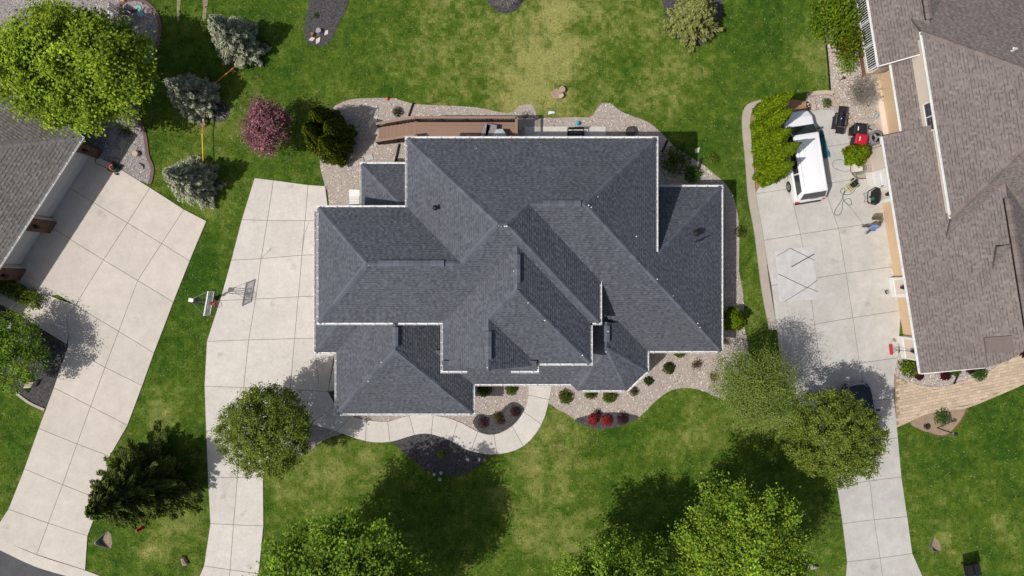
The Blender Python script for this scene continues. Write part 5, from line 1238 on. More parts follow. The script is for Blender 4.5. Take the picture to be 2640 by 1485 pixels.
part(g, 'body', MB().lathe([(.03, 0), (.05, .2), (.13, .3), (.10, .42), (.03, .48)], (0, 0, 0), 8), pale); part(g, 'wing', MB().box((.1, .06, .36), (.26, .12, .03), .5).box((-.1, -.05, .36), (.26, .12, .03), .5), pale)
# squeegee pusher leaning on the wall
g = T('snow_pusher', 'red-bladed snow pusher with black handle leaning on the last pier', 'snow pusher', 2294, 901)
a0, a1 = Vector((0, 0, .12)), FR.p(DW - .08, 1.15, 1.35) - at(2294, 901)
part(g, 'blade', MB().box((0, 0, .13), (.09, .64, .22), R(7)), M['red']); part(g, 'handle', MB().tube([a0, a0.lerp(a1, .5), a1], .017, 6), M['black'])
for s in (-1, 1): part(g, 'brace', MB().tube([(0.02, s * .25, .15), tuple(a0.lerp(a1, .35))], .012, 5), M['black'])
g = T('boot_scraper', 'small black scraper block by the second garage door', 'scraper', 2285, 753, .3); part(g, 'block', MB().box((0, 0, .07), (.16, .24, .12)), M['black_plastic']); part(g, 'brush', MB().box((0, 0, .15), (.12, .2, .05)), M['grey_stone'])
g = T('broom_head', 'short wooden broom lying near the red snow pusher', 'broom', 2298, 881, .6); part(g, 'stick', MB().tube([(-.25, 0, .03), (.12, 0, .04)], .014, 5), M['block']); part(g, 'bristles', MB().box((.2, 0, .05), (.12, .22, .08)), M['soil'])
# plastic sheet with fold lines lying on the slabs
PLA = pmat('pale_plastic_sheet', (.51, .50, .49), .45, noise=[(1.5, .10), (7, .08)], spec=.4)
sh = [W(*q) for q in ((1997,648),(2097,634),(2107,772),(2008,778))]
g = thing('plastic_sheet', 'pale crumpled plastic sheet with dark crossing fold lines on the driveway', 'sheet', sh[0]); mb = MB(); K = 18
for i in range(K + 1):
    for j in range(K + 1):
        u, v = i / K, j / K; p = sh[0].lerp(sh[1], u).lerp(sh[3].lerp(sh[2], u), v); z = .064 + .012 * abs(math.sin(u * 9 + v * 7)) * (1 if 0 < i < K and 0 < j < K else 0); mb.v.append((p.x, p.y, z))
for i in range(K):
    for j in range(K): a = i * (K + 1) + j; mb.f.append((a, a + 1, a + K + 2, a + K + 1)); mb.c.append(None)
obj('sheet', mb, PLA, g)
FOLD = pmat('fold_strip', (.11, .11, .12), .6)
for (a, b, w_) in (((2036,640),(2098,671),.035),((2098,655),(2039,688),.07),((2005,706),(2080,742),.04),((2080,742),(2106,722),.035),((2000,661),(2035,641),.03),((2022,777),(2080,741),.03),((2080,741),(2107,752),.03)):
    A1, B1 = W(*a), W(*b); d = B1 - A1; obj('fold', MB().box(((A1.x + B1.x) / 2, (A1.y + B1.y) / 2, .082), (d.length, w_, .012), math.atan2(d.y, d.x)), FOLD, g)

# ================================================================== PERSON
def skin_mesh(name, verts, edges, radii, root=0, sub=2):
    me = bpy.data.meshes.new(name + '_base'); me.from_pydata(verts, edges, []); o = bpy.data.objects.new(name + '_tmp', me); COL.objects.link(o)
    sk = o.modifiers.new('skin', 'SKIN'); 
    for i, v in enumerate(me.skin_vertices[0].data): v.radius = (radii[i], radii[i]) if not isinstance(radii[i], tuple) else radii[i]; v.use_root = (i == root)
    ss = o.modifiers.new('sub', 'SUBSURF'); ss.levels = sub; ss.render_levels = sub
    dg = bpy.context.evaluated_depsgraph_get(); dg.update(); res = bpy.data.meshes.new_from_object(o.evaluated_get(dg)); bpy.data.objects.remove(o)
    res.name = name; res.polygons.foreach_set('use_smooth', [True] * len(res.polygons)); res.materials.clear(); return res
SKIN = pmat('skin', (.50, .27, .19), .6); SHIRT = pmat('blue_shirt', (.13, .22, .46), .85, noise=[(8, .1)]); JEANS = pmat('jeans', (.055, .105, .20), .9, noise=[(10, .15)]); CAPM = pmat('olive_cap', (.09, .08, .05), .85)
PJ = dict(hip=(0, 0, .92), chest=(.02, .10, 1.28), neck=(.02, .15, 1.48), head=(.03, .22, 1.64), crown=(.03, .22, 1.76),
          shl=(-.19, .11, 1.40), ell=(-.30, -.05, 1.14), wrl=(-.30, .02, .90), shr=(.22, .15, 1.40), elr=(.27, .36, 1.22), wrr=(.10, .52, 1.18),
          hil=(-.10, .0, .88), knl=(-.15, .16, .50), anl=(-.20, .16, .09), hir=(.10, .0, .88), knr=(.12, -.06, .49), anr=(.12, -.25, .10))
names = ['hip', 'chest', 'neck', 'head', 'crown', 'shl', 'ell', 'wrl', 'shr', 'elr', 'wrr', 'hil', 'knl', 'anl', 'hir', 'knr', 'anr']
Ed = [('hip', 'chest'), ('chest', 'neck'), ('neck', 'head'), ('head', 'crown'), ('chest', 'shl'), ('shl', 'ell'), ('ell', 'wrl'), ('chest', 'shr'), ('shr', 'elr'), ('elr', 'wrr'), ('hip', 'hil'), ('hil', 'knl'), ('knl', 'anl'), ('hip', 'hir'), ('hir', 'knr'), ('knr', 'anr')]
rad = dict(hip=.13, chest=.145, neck=.055, head=.092, crown=.062, shl=.062, ell=.042, wrl=.028, shr=.062, elr=.042, wrr=.028, hil=.085, knl=.058, anl=.04, hir=.085, knr=.058, anr=.04)
vs = [PJ[k] for k in names]; es = [(names.index(a), names.index(b)) for a, b in Ed]; rs_ = [rad[k] for k in names]
def hand(w, d, side):
    d = Vector(d).normalized(); s = Vector(side).normalized(); u = d.cross(s)
    b0 = len(vs); wi = Vector(PJ[w]); palm = wi + d * .07
    vs.append(tuple(palm)); rs_.append(.026); es.append((names.index(w), b0))
    for k, ln in enumerate((.062, .072, .068, .052)):
        root = palm + d * .02 + s * (.024 - .016 * k); i0 = len(vs); mid = root + d * ln * .5 + u * .012; tip = root + d * ln * .8 + u * .045
        vs.extend([tuple(root), tuple(mid), tuple(tip)]); rs_.extend([.0095, .0085, .0075]); es.extend([(b0, i0), (i0, i0 + 1), (i0 + 1, i0 + 2)])
    i0 = len(vs); root = palm - d * .02 + s * .032; vs.extend([tuple(root), tuple(root + d * .035 + s * .018 + u * .02)]); rs_.extend([.011, .009]); es.extend([(b0, i0), (i0, i0 + 1)])
hand('wrl', (.02, .05, -1), (.3, 1, 0)); hand('wrr', (-.7, .6, -.2), (0, .2, 1))
i0 = len(vs); vs.extend([(.03, .315, 1.63)]); rs_.append(.014); es.append((names.index('head'), i0))          # nose
for s in (-1, 1): i0 = len(vs); vs.append((.03 + s * .095, .21, 1.635)); rs_.append(.016); es.append((names.index('head'), i0))
pp = thing('person', 'person in blue T-shirt, jeans and olive cap carrying a dark bag by the garage door', 'person', tuple(at(2229, 592)), R(-8))
part(pp, 'body', skin_mesh('body', vs, es, rs_, 0, 2), SKIN)
def sub_skin(nm, keys, grow, m_, extra=None):
    ks = keys; e = [(ks.index(a), ks.index(b)) for a, b in Ed if a in ks and b in ks]; P_ = dict(PJ); P_.update(extra or {})
    part(pp, nm, skin_mesh(nm, [P_[k] for k in ks], e, [rad[k] + grow for k in ks], 0, 2), m_)
def half(a, b, f): return tuple(Vector(PJ[a]).lerp(Vector(PJ[b]), f))
sub_skin('shirt', ['hip', 'chest', 'neck', 'shl', 'ell', 'shr', 'elr'], .022, SHIRT, dict(neck=half('chest', 'neck', .72), ell=half('shl', 'ell', .8), elr=half('shr', 'elr', .8), hip=(0, .01, .90)))
sub_skin('jeans', ['hip', 'hil', 'knl', 'anl', 'hir', 'knr', 'anr'], .018, JEANS, dict(hip=(0, 0, .95)))
for k, d in (('anl', 0), ('anr', 0)):
    a = PJ[k]; part(pp, 'shoe', skin_mesh('shoe', [(a[0], a[1] - .05, .05), (a[0], a[1] + .08, .045), (a[0], a[1] + .19, .035)], [(0, 1), (1, 2)], [.05, .048, .036], 0, 1), M['grey_stone'])
part(pp, 'cap', MB().lathe([(.112, .0), (.115, .03), (.095, .085), (.04, .115), (.005, .12)], (.03, .215, 1.675), 14).box((.03, .345, 1.685), (.15, .12, .015)), CAPM)
part(pp, 'hair', MB().lathe([(.098, .0), (.108, .05), (.108, .09)], (.03, .20, 1.60), 12), M['bark'])
for s in (-1, 1): part(pp, 'eye', MB().lathe([(.004, -.01), (.012, 0), (.004, .01)], (.03 + s * .035, .305, 1.655), 6), M['dark'])
bg_ = thing('carried_bag', 'dark bag with a strap held in front of the person', 'bag', tuple(at(2229, 592))[:2] + (1.0,), R(-8))
part(bg_, 'bag', MB().box((.12, .66, .12), (.44, .2, .34), .15), CAPM); part(bg_, 'strap', MB().tube([(-.02, .6, .28), (.08, .55, .30), (.22, .6, .28)], .014, 5), M['black'])

# ================================================================== BASKETBALL HOOP
hb = T('basketball_hoop', 'portable basketball hoop with clear backboard and orange rim at the driveway edge', 'basketball hoop', 584, 780, R(-10), z=0.0)
# local +x points across the driveway
part(hb, 'base', MB().add([(-1.35, -.2, 0), (-.55, -.35, 0), (-.55, .35, 0), (-1.35, .2, 0), (-1.25, -.12, .22), (-.65, -.25, .22), (-.65, .25, .22), (-1.25, .12, .22)], [(4, 5, 6, 7), (0, 1, 5, 4), (1, 2, 6, 5), (2, 3, 7, 6), (3, 0, 4, 7)]), M['black_plastic'])
part(hb, 'pole', MB().tube([(-.90, 0, .15), (-.97, 0, 1.2), (-1.05, 0, 2.35)], .06, 8), M['black'])
XB = -.02
for s in (-1, 1):
    part(hb, 'arm', MB().tube([(-1.07, s * .12, 2.45), (XB - .05, s * .12, 2.75)], .025, 6).tube([(-1.04, s * .12, 2.05), (XB - .05, s * .12, 2.35)], .025, 6), M['black'])
    part(hb, 'brace', MB().tube([(-1.07, s * .1, 2.5), (XB - .05, s * .72, 2.8)], .014, 5), M['steel'])
part(hb, 'counterweight', MB().box((-1.15, 0, 2.4), (.28, .22, .18)), M['steel'])
fr = MB(); bw, z0_, z1_ = 1.5, 2.05, 2.92
for s in (-1, 1): fr.box((XB, s * (bw / 2 - .03), (z0_ + z1_) / 2), (.05, .06, z1_ - z0_))
fr.box((XB, 0, z1_ - .025), (.06, bw, .07)).box((XB, 0, z0_ + .025), (.05, bw, .05)); bo_ = part(hb, 'backboard_frame', fr, M['white'])
gl = bpy.data.materials.new('clear_acrylic'); gl.use_nodes = True; t_ = gl.node_tree; b_ = t_.nodes['Principled BSDF']; b_.inputs['Base Color'].default_value = (.55, .6, .6, 1); b_.inputs['Roughness'].default_value = .1; b_.inputs['Alpha'].default_value = .35
part(hb, 'backboard', MB().box((XB, 0, (z0_ + z1_) / 2), (.02, bw - .1, z1_ - z0_ - .08)), gl)
tg = MB()
for s in (-1, 1): tg.box((XB + .018, s * .26, 2.45), (.012, .04, .42))
tg.box((XB + .018, 0, 2.66), (.012, .56, .04)).box((XB + .018, 0, 2.24), (.012, .56, .04)); part(hb, 'target_square', tg, M['white'])
part(hb, 'padding', MB().box((XB, 0, z0_ - .02), (.09, bw + .04, .06)), M['black'])
part(hb, 'rim', MB().tube([(XB + .40 + .225 * math.cos(a * math.pi / 10), .225 * math.sin(a * math.pi / 10), 2.2) for a in range(21)], .014, 6), M['orange']); part(hb, 'bracket', MB().box((XB + .12, 0, 2.2), (.18, .16, .08)).box((XB + .03, 0, 2.2), (.03, .2, .2)), M['orange'])
net = MB()
for k in range(12):
    a = k * math.pi / 6
    for d in (1, -1): net.tube([(XB + .40 + .22 * math.cos(a), .22 * math.sin(a), 2.19), (XB + .40 + .16 * math.cos(a + d * .4), .16 * math.sin(a + d * .4), 1.98), (XB + .40 + .13 * math.cos(a + d * .8), .13 * math.sin(a + d * .8), 1.78)], .006, 3, cap=False)
o = part(hb, 'net', net, M['white']); 
for s in (-1, 1): part(hb, 'wheel', MB().tube([(-.58, s * .33, .08), (-.58, s * .38, .08)], .08, 10), M['rubber'])
part(hb, 'crank', MB().box((-.92, .0, 1.25), (.1, .1, .3)).tube([(-.9, .05, 1.3), (-.75, .12, 1.3)], .015, 5), M['black'])
# ================================================================== DECK AND STAIRS BEHIND THE MAIN HOUSE
zd = 1.8
dk = thing('deck', 'raised brown board deck with stairs and dark baluster railing behind the main house', 'deck', (-2.8, 9, 0))
x0, x1, y0, y1 = -5.8, .24, 7.84, 10.3
y = y0
while y < y1 - .05:
    obj('deck_board', MB().box(((x0 + x1) / 2, y + .07, zd - .015), (x1 - x0, .134, .03)), M['deck_wood'], dk); y += .142
obj('rim_board', MB().box(((x0 + x1) / 2, y1 + .02, zd - .14), (x1 - x0 + .04, .04, .26)), M['dark_wood'], dk); obj('rim_board', MB().box((x1 + .02, (y0 + y1) / 2, zd - .14), (.04, y1 - y0, .26)), M['dark_wood'], dk)
ns, sx0 = 10, -8.55
for i in range(ns):
    xa = sx0 + (x0 - sx0) * i / ns; z = zd * (i + 1) / (ns + 1)
    for k in range(2): obj('tread', MB().box((xa + .07 + k * .138 , 9.80, z), (.132, 1.04, .035)), M['deck_wood'], dk)
    obj('riser', MB().box((xa + .01, 9.80, z - .09), (.02, 1.02, .15)), M['dark_wood'], dk)
for yy in (9.26, 10.34):
    obj('stringer', MB().add([(sx0, yy - .02, .0), (sx0 + .3, yy - .02, 0), (x0, yy - .02, zd - .3), (x0, yy - .02, zd), (sx0, yy - .02, .2), (sx0, yy + .02, .0), (sx0 + .3, yy + .02, 0), (x0, yy + .02, zd - .3), (x0, yy + .02, zd), (sx0, yy + .02, .2)], [(0, 1, 2, 3, 4), (9, 8, 7, 6, 5), (0, 5, 6, 1), (1, 6, 7, 2), (2, 7, 8, 3), (3, 8, 9, 4), (4, 9, 5, 0)]), M['dark_wood'], dk)
def railing(a, b, h=.92, post=1.5, wood=True):
    a, b = Vector(a), Vector(b); L = (b - a).length; fl = Vector((b.x - a.x, b.y - a.y, 0)); ang = math.atan2(fl.y, fl.x); n = max(1, round(fl.length / post))
    side = Vector((-fl.y, fl.x, 0)).normalized()
    up = Vector((0, 0, h)); d = (b - a) / L; Y = side; Z = d.cross(Y); Rm = Matrix((d, Y, Z)).transposed()
    c = (a + b) / 2 + up; obj('rail_cap', MB().box(c, (L + .06, .15, .035), Rm), M['deck_wood'], dk)
    obj('rail', MB().box((a + b) / 2 + Vector((0, 0, .09)), (L, .05, .06), Rm), M['dark_wood'], dk)
    for i in range(n + 1):
        p = a.lerp(b, i / n); obj('post', MB().box(p + Vector((0, 0, h / 2 - .02)), (.1, .1, h + .04), ang), M['dark_wood'], dk)
    m_ = int(fl.length / .12)
    for i in range(m_):
        p = a.lerp(b, (i + .5) / m_); o = bpy.data.objects.new('baluster', BAL); COL.objects.link(o); o.parent = dk; o.matrix_parent_inverse = wm(dk).inverted(); o.location = p + Vector((0, 0, .07))
bal = MB().box((0, 0, .40), (.03, .03, .80)); BAL = bal.mesh('baluster'); BAL.materials.append(M['dark_wood'])
railing((x0, y1 + .02, zd), (x1 + .02, y1 + .02, zd)); railing((x1 + .02, y1, zd), (x1 + .02, y0, zd)); railing((sx0, 10.34, .1), (x0 - .05, 10.34, zd)); railing((sx0, 9.26, .1), (x0 - .05, 9.26, zd)); railing((x0, 9.2, zd), (x0, 8.55, zd), post=.7)
for x in (x0 + .1, -2.8, x1 - .1): obj('deck_post', MB().box((x, y1 - .1, zd / 2 - .1), (.14, .14, zd - .2)), M['dark_wood'], dk)
# cushions with a printed leaf pattern, pale covered table
PAT = bpy.data.materials.new('leaf_print'); PAT.use_nodes = True; t_ = PAT.node_tree; wv = t_.nodes.new('ShaderNodeTexWave'); wv.inputs['Scale'].default_value = 5.5; wv.inputs['Distortion'].default_value = 6; wv.inputs['Detail'].default_value = 2
ge = t_.nodes.new('ShaderNodeNewGeometry'); t_.links.new(ge.outputs['Position'], wv.inputs['Vector']); cr = t_.nodes.new('ShaderNodeValToRGB'); cr.color_ramp.elements[0].color = (.03, .028, .035, 1); cr.color_ramp.elements[0].position = .42; cr.color_ramp.elements[1].color = (.45, .40, .42, 1); cr.color_ramp.elements[1].position = .55
t_.links.new(wv.outputs[0], cr.inputs[0]); t_.links.new(cr.outputs[0], t_.nodes['Principled BSDF'].inputs['Base Color'])
for i, (xa, xb, w_, lb) in enumerate([(-2.1, -1.5, .42, 'slanting lounger cushion with leaf print on the deck, nearer the stairs'), (-1.5, -1.22, .62, 'upright lounger cushion with leaf print beside the pale cover')]):
    g = thing('lounger', lb, 'lounger', (xb, 9.2, zd)); 
    a, b = Vector((xa, 8.1, zd + .38)), Vector((xb, 10.0, zd + .52)); d = b - a; Rm = Matrix.Rotation(math.atan2(d.y, d.x), 3, 'Z')
    obj('cushion', MB().box((a + b) / 2, (d.length, w_, .12), Rm), PAT, g); fr = MB().box((a + b) / 2 + Vector((0, 0, -.08)), (d.length + .06, w_ + .06, .05), Rm)
    obj('frame', fr, M['black'], g)
    for q in (a, b):
        for s in (-1, 1): obj('leg', MB().box((q.x + s * w_ * .3, q.y * .96 + .37, (q.z + zd) / 2 - .02), (.05, .05, q.z - zd)), M['black'], g)
g = thing('covered_table', 'pale grey fabric-covered table on the deck corner', 'table', (-.75, 9.0, zd)); cov = pmat('grey_cover', (.42, .46, .47), .8, noise=[(3, .06)])
mb = MB(); loft(mb, [[(-.75 + math.cos(a * math.pi / 4 + .39) * r_ * .62, 8.95 + math.sin(a * math.pi / 4 + .39) * r_, zd + z) for a in range(8)] for r_, z in ((.86, .1), (.82, .5), (.78, .68), (.55, .72))]); obj('cover', mb, cov, g)
for sx in (-1, 1):
    for sy in (-1, 1): obj('leg', MB().box((-.75 + sx * .3, 8.95 + sy * .45, zd + .05), (.06, .06, .1)), M['black'], g)
# patio slab with barrow-like black bench, pot, orb, wire basket, paper scrap
slab_set('patio', M['conc_pale'], [[(1352,326),(1462,326),(1462,395),(1352,395)], [(1462,326),(1562,326),(1562,395),(1462,395)]], .05)
g = thing('bench', 'black garden bench on the patio slab under the north gutter', 'bench', tuple(W(1484, 346, .4)[:2]) + (.05,)); c = W(1484, 346, .45)
for k in range(3): obj('slat', MB().box((c.x, c.y - .16 + k * .16, .45), (1.0, .12, .03)), M['black'], g)
for k in range(3): obj('back_slat', MB().box((c.x, c.y + .30 + k * .02, .58 + k * .13), (1.0, .03, .10)), M['black'], g)
for s in (-1, 1): obj('leg', MB().box((c.x + s * .44, c.y, .24), (.05, .45, .40)), M['black'], g); obj('armrest', MB().box((c.x + s * .5, c.y + .05, .66), (.06, .5, .04)), M['black'], g)
g = thing('planter', 'round brown pot with a green hose beside it under the north gutter', 'planter', tuple(W(1623, 342)[:2]) + (0,)); part(g, 'pot', MB().lathe([(.2, 0), (.3, .25), (.32, .42), (.28, .43), (.25, .36), (.02, .36)], (0, 0, .01), 16), pmat('brown_pot', (.09, .045, .025), .6)); part(g, 'soil', MB().lathe([(.26, .38), (.02, .40)], (0, 0, .01), 12), M['mulch'])
hose('garden_hose', 'thin pale green hose curling over the gravel from the brown pot', [(1615,328),(1622,335),(1635,338),(1648,337),(1657,330),(1656,320),(1648,313),(1642,307)], pmat('pale_hose', (.22, .30, .27), .5), .016, .03)
g = T('gazing_ball', 'turquoise glass ball on a short stand by the patio slab', 'ornament', 1488, 320, z=0); part(g, 'ball', MB().lathe([(.02, .12), (.09, .15), (.135, .25), (.09, .35), (.02, .385)], (0, 0, 0), 16), pmat('turquoise', (.01, .42, .58), .2, coat=.5)); part(g, 'stand', MB().lathe([(.11, 0), (.05, .06), (.04, .14)], (0, 0, 0), 10), M['black'])
g = T('wire_basket', 'round black wire basket on legs beside the deck corner', 'planter', 1353, 302, z=0)
wb = MB()
for r_, z in ((.2, .62), (.18, .45), (.1, .34)): wb.tube([(r_ * math.cos(a * math.pi / 8), r_ * math.sin(a * math.pi / 8), z) for a in range(17)], .012, 5)
for k in range(8): a = k * math.pi / 4; wb.tube([(.2 * math.cos(a), .2 * math.sin(a), .62), (.18 * math.cos(a), .18 * math.sin(a), .45), (.1 * math.cos(a), .1 * math.sin(a), .34), (0, 0, .32)], .008, 4)
part(g, 'basket', wb, M['black'])
for k in range(3): a = k * 2.1; part(g, 'leg', MB().tube([(.1 * math.cos(a), .1 * math.sin(a), .36), (.2 * math.cos(a), .2 * math.sin(a), 0)], .012, 5), M['black'])
o = obj('paper_scrap', MB().add([(0, 0, .05), (.22, .05, .07), (.18, .22, .09), (.02, .2, .06), (.45, .1, .08), (.4, .2, .06)], [(0, 1, 2, 3), (1, 4, 5, 2)]), pmat('pale_blue_paper', (.60, .66, .85), .8), loc=tuple(W(1413, 296)[:2]) + (0,)); tag(o, 'pale blue paper scrap lying on the back lawn', 'litter')
def ball(name, label, px, py, r_, m_):
    p = W(px, py); o = obj(name, MB().lathe([(r_ * math.sin(a * math.pi / 8) + .002, r_ - r_ * math.cos(a * math.pi / 8)) for a in range(9)], (p.x, p.y, .02), 14), m_); tag(o, label, 'ball')
ball('ball', 'orange-red ball at the edge of the back gravel bed', 999, 256, .10, M['orange'])
# black drain pipes
def pipe(label, a, b, z0=.06, z1=.06, r_=.075):
    p, q = W(*a), W(*b); d = (q - p); n = int(d.length / .05); path = [(p.x + d.x * i / n, p.y + d.y * i / n, z0 + (z1 - z0) * i / n) for i in range(n + 1)]
    o = obj('drain_pipe', MB().tube(path, [r_ * (1 if i % 2 else .88) for i in range(n + 1)], 8), M['black_plastic']); tag(o, label, 'pipe')
pipe('black ribbed drain pipe crossing the gravel above the stairs', (1066, 266), (1054, 300)); pipe('black ribbed drain pipe beside the small north-west roof', (1030, 372), (1018, 425)); pipe('black ribbed drain pipe by the lime mound plant', (1807, 408), (1801, 436), r_=.09)
pipe('black ribbed drain pipe in the shade of the tall right eave', (1720, 362), (1706, 392))
o = obj('splash_block', MB().add([(-.3, -.2, .0), (.3, -.2, 0), (.3, .2, 0), (-.3, .2, 0), (-.3, -.2, .12), (.3, -.2, .08), (.3, .2, .08), (-.3, .2, .12), (-.24, -.12, .05), (.3, -.12, .03), (.3, .12, .03), (-.24, .12, .05)], [(4, 5, 9, 8), (5, 1, 2, 6, 10, 9), (7, 4, 8, 11), (6, 7, 11, 10), (8, 9, 10, 11), (0, 1, 5, 4), (2, 3, 7, 6), (3, 0, 4, 7)]), M['conc_grey'], loc=tuple(W(950, 408)[:2]) + (.02,), rot=(0, 0, .3)); tag(o, 'grey splash block in the gravel above the small north-west roof', 'splash block')
g = T('utility_cabinet', 'beige slatted cabinet beside the small north-west roof', 'cabinet', 921, 512, z=0)
part(g, 'casing', MB().box((0, .0, .4), (.62, .9, .75)), M['siding']); part(g, 'top', MB().box((0, .24, .80), (.66, .44, .06)), M['white_trim'])
for k in range(5): part(g, 'slat', MB().box((0, -.42 + k * .1, .80), (.62, .06, .05)), M['white_trim'])

# ================================================================== STONES, EDGINGS, PAVERS
def rock(label, px, py, r_, h, m_, seed, cat='stone', name='stone', flat=False, sides=7, rot=0, sq=1.0, group=None, z0=0.0):
    rr = np.random.default_rng(seed); p = W(px, py); n = sides; prof = [(1, 0), (1.03, .55), (.9, .95)] if flat else [(1, 0), (1.05, .35), (.8, .8), (.35, 1.0)]
    mb = MB(); ang = sorted(rr.uniform(0, 6.28, n)) if not flat else [2 * math.pi * k / n + rr.normal() * .12 for k in range(n)]; rad_ = rr.uniform(.8, 1.15, n)
    rings = []
    for s, z in prof: rings.append([(p.x + (math.cos(a) * q * s * r_) * math.cos(rot) - math.sin(a) * q * s * r_ * sq * math.sin(rot), p.y + math.cos(a) * q * s * r_ * math.sin(rot) + math.sin(a) * q * s * r_ * sq * math.cos(rot), z0 + z * h + rr.normal() * .02 * h) for a, q in zip(ang, rad_)])
    loft(mb, rings); o = obj(name, mb, m_); tag(o, label, cat, group); return o
rock('larger pale stone in the mulch island, nearer the walk', 1205, 1184, .13, .12, M['pale_stone'], 1); rock('smaller pale stone at the tip of the mulch island', 1236, 1185, .11, .1, M['pale_stone'], 2)
for i, (x, y, lb) in enumerate([(1122, 1218, 'clear glass float left of its pair in the tree shade'), (1139, 1214, 'clear glass float nearest the mulch island'), (1136, 1231, 'clear glass float farthest from the mulch island')]):
    p = W(x, y); o = obj('glass_float', MB().lathe([(.11 * math.sin(a * math.pi / 8) + .002, .11 - .11 * math.cos(a * math.pi / 8)) for a in range(9)], (p.x, p.y, .35), 12), pmat('pale_glass', (.30, .36, .40), .08, spec=.8)); tag(o, lb, 'ornament', 'glass floats on stakes'); obj('stake', MB().tube([(p.x, p.y, 0), (p.x, p.y, .37)], .01, 5), M['black'], o)
# stump cluster on the back lawn
for lb, x, y, r_, h, m_ in [('wide round tan stump on the back lawn', 1448, 233, .23, .32, M['stone']), ('small round tan stump below the wide one', 1446, 250, .17, .34, M['block']), ('low flat tan slab against the two stumps', 1434, 242, .32, .10, M['stone'])]:
    rock(lb, x, y, r_, h, m_, int(x), 'stump', 'stump', True, 10)
rock('grey broken stump in the back mulch bed', 824, 82, .19, .3, M['grey_stone'], 21, 'stump', 'stump', True, 9); rock('rust-brown round log by the pale slabs', 807, 90, .13, .26, pmat('rust_wood', (.28, .13, .06), .8, noise=[(8, .3)]), 22, 'stump', 'stump', True, 9)
for lb, a, rot in [('pale flagstone leaning by the rust-brown log', (804, 101), .2), ('pale pointed flagstone in the middle of the three', (821, 104), 1.0), ('pale flagstone beside the grey broken stump', (842, 84), .95)]:
    rock(lb, *a, .26, .07, M['pale_stone'], int(a[0]), 'flagstone', 'flagstone', True, 4, rot, .55)
for lb, a, r_, rot, sq in [('pale flagstone nearest the orange ball in the north-west gravel', (971, 283), .34, 1.5, .5), ('pale flagstone touching the arborvitae shade', (959, 277), .26, .2, .5), ('pale wedge flagstone below the first two', (959, 290), .26, .4, .6), ('pale flagstone strip at the foot of the stairs', (968, 308), .36, .9, .5), ('shaded flagstone beside the lowest stair tread', (955, 318), .34, 1.5, .45)]:
    rock(lb, *a, r_, .06, M['pale_stone'], int(a[0] + a[1]), 'flagstone', 'flagstone', True, 4, rot, sq)
rock('cream square stepping stone beside the ribbed pipe', 1797, 388, .27, .06, M['pale_stone'], 31, 'flagstone', 'flagstone', True, 4, .9, .7)
rock('flat tan plate by the pear-shaped evergreen', 1915, 838, .28, .05, M['block'], 32, 'flagstone', 'flagstone', True, 4, .7, .6)
rock('tan round stump on the pale gravel by the lawn mower', 354, 397, .22, .3, M['block'], 33, 'stump', 'stump', True, 10)
for i, (x, y, rot) in enumerate([(298, 392, .5), (318, 370, .5), (292, 355, .5), (344, 384, .5), (262, 340, .5), (230, 310, .5)]):
    q = W(x, y); o = obj('stepping_stone', MB().box((q.x, q.y, .035), (.55, .45, .06), rot + .5), M['grey_stone']); tag(o, ['shaded stepping stone by the lawn mower path', 'shaded stepping stone in line with the brick pier', 'shaded stepping stone nearest the leaf tips', 'stepping stone on the edge of the house shadow', 'shaded stepping stone under the maple edge', 'shaded stepping stone deep under the maple'][i], 'stepping stone')
q = W(366, 425); o = obj('driftwood', MB().tube([(q.x - .2, q.y + .1, .06), (q.x, q.y - .05, .14), (q.x + .1, q.y - .12, .1), (q.x + .12, q.y - .3, .04)], [.05, .07, .05, .02], 6), M['pale_bark']); tag(o, 'weathered driftwood piece on the pale gravel', 'driftwood')
# pale stones ringing the entrance of the left driveway bed
rock('tan cut boulder block at the lower end of the left mulch bed', 85, 990, .42, .5, M['block'], 41, 'boulder', 'boulder', True, 4, .6, .6); rock('grey cut boulder at the upper end of the left mulch bed', 36, 838, .40, .45, M['grey_stone'], 42, 'boulder', 'boulder', True, 4, .5, .6)
# edgings
def edging(label, pts, w_, h, m_, name='edging', closed=False):
    p = smooth_poly([W(*q)[:2] for q in pts], 5, closed); L_, R_ = [], []
    for i in range(len(p)):
        a = Vector(p[max(i - 1, 0)]); b = Vector(p[min(i + 1, len(p) - 1)]); d = (b - a).normalized(); n_ = Vector((-d.y, d.x)) * w_ / 2; L_.append((p[i][0] + n_.x, p[i][1] + n_.y)); R_.append((p[i][0] - n_.x, p[i][1] - n_.y))
    o = obj(name, MB().prism(L_ + R_[::-1], -.03, h), m_); tag(o, label, 'edging'); return o
edging('maroon edging strip round the gravel of the grey-roofed house', [(300,20),(325,3),(350,-2),(375,6),(397,25),(411,52),(413,76),(408,110),(396,150),(377,200),(360,250),(356,295),(374,347),(382,402),(393,430),(392,456),(386,474)], .22, .07, M['maroon'])
edging('tan stone edging of the left mulch bed', [(42,1012),(77,1038),(116,1056)], .16, .09, M['kerb'])
edging('black wire edging beside the right back lawn', [(2121,60),(2128,110),(2134,167),(2139,236)], .05, .12, M['black'])
edging('thin brown edging of the soil bed', [(2493,1050),(2480,1080),(2460,1105),(2440,1122),(2415,1123),(2390,1114)], .05, .06, M['brown_wood']); edging('black edging strip across the front gravel', [(2458,990),(2470,962)], .08, .1, M['black'])
edging('timber edging round the hose box gravel', [(2192,420),(2194,445),(2215,461),(2250,456)], .06, .10, M['brown_wood'])
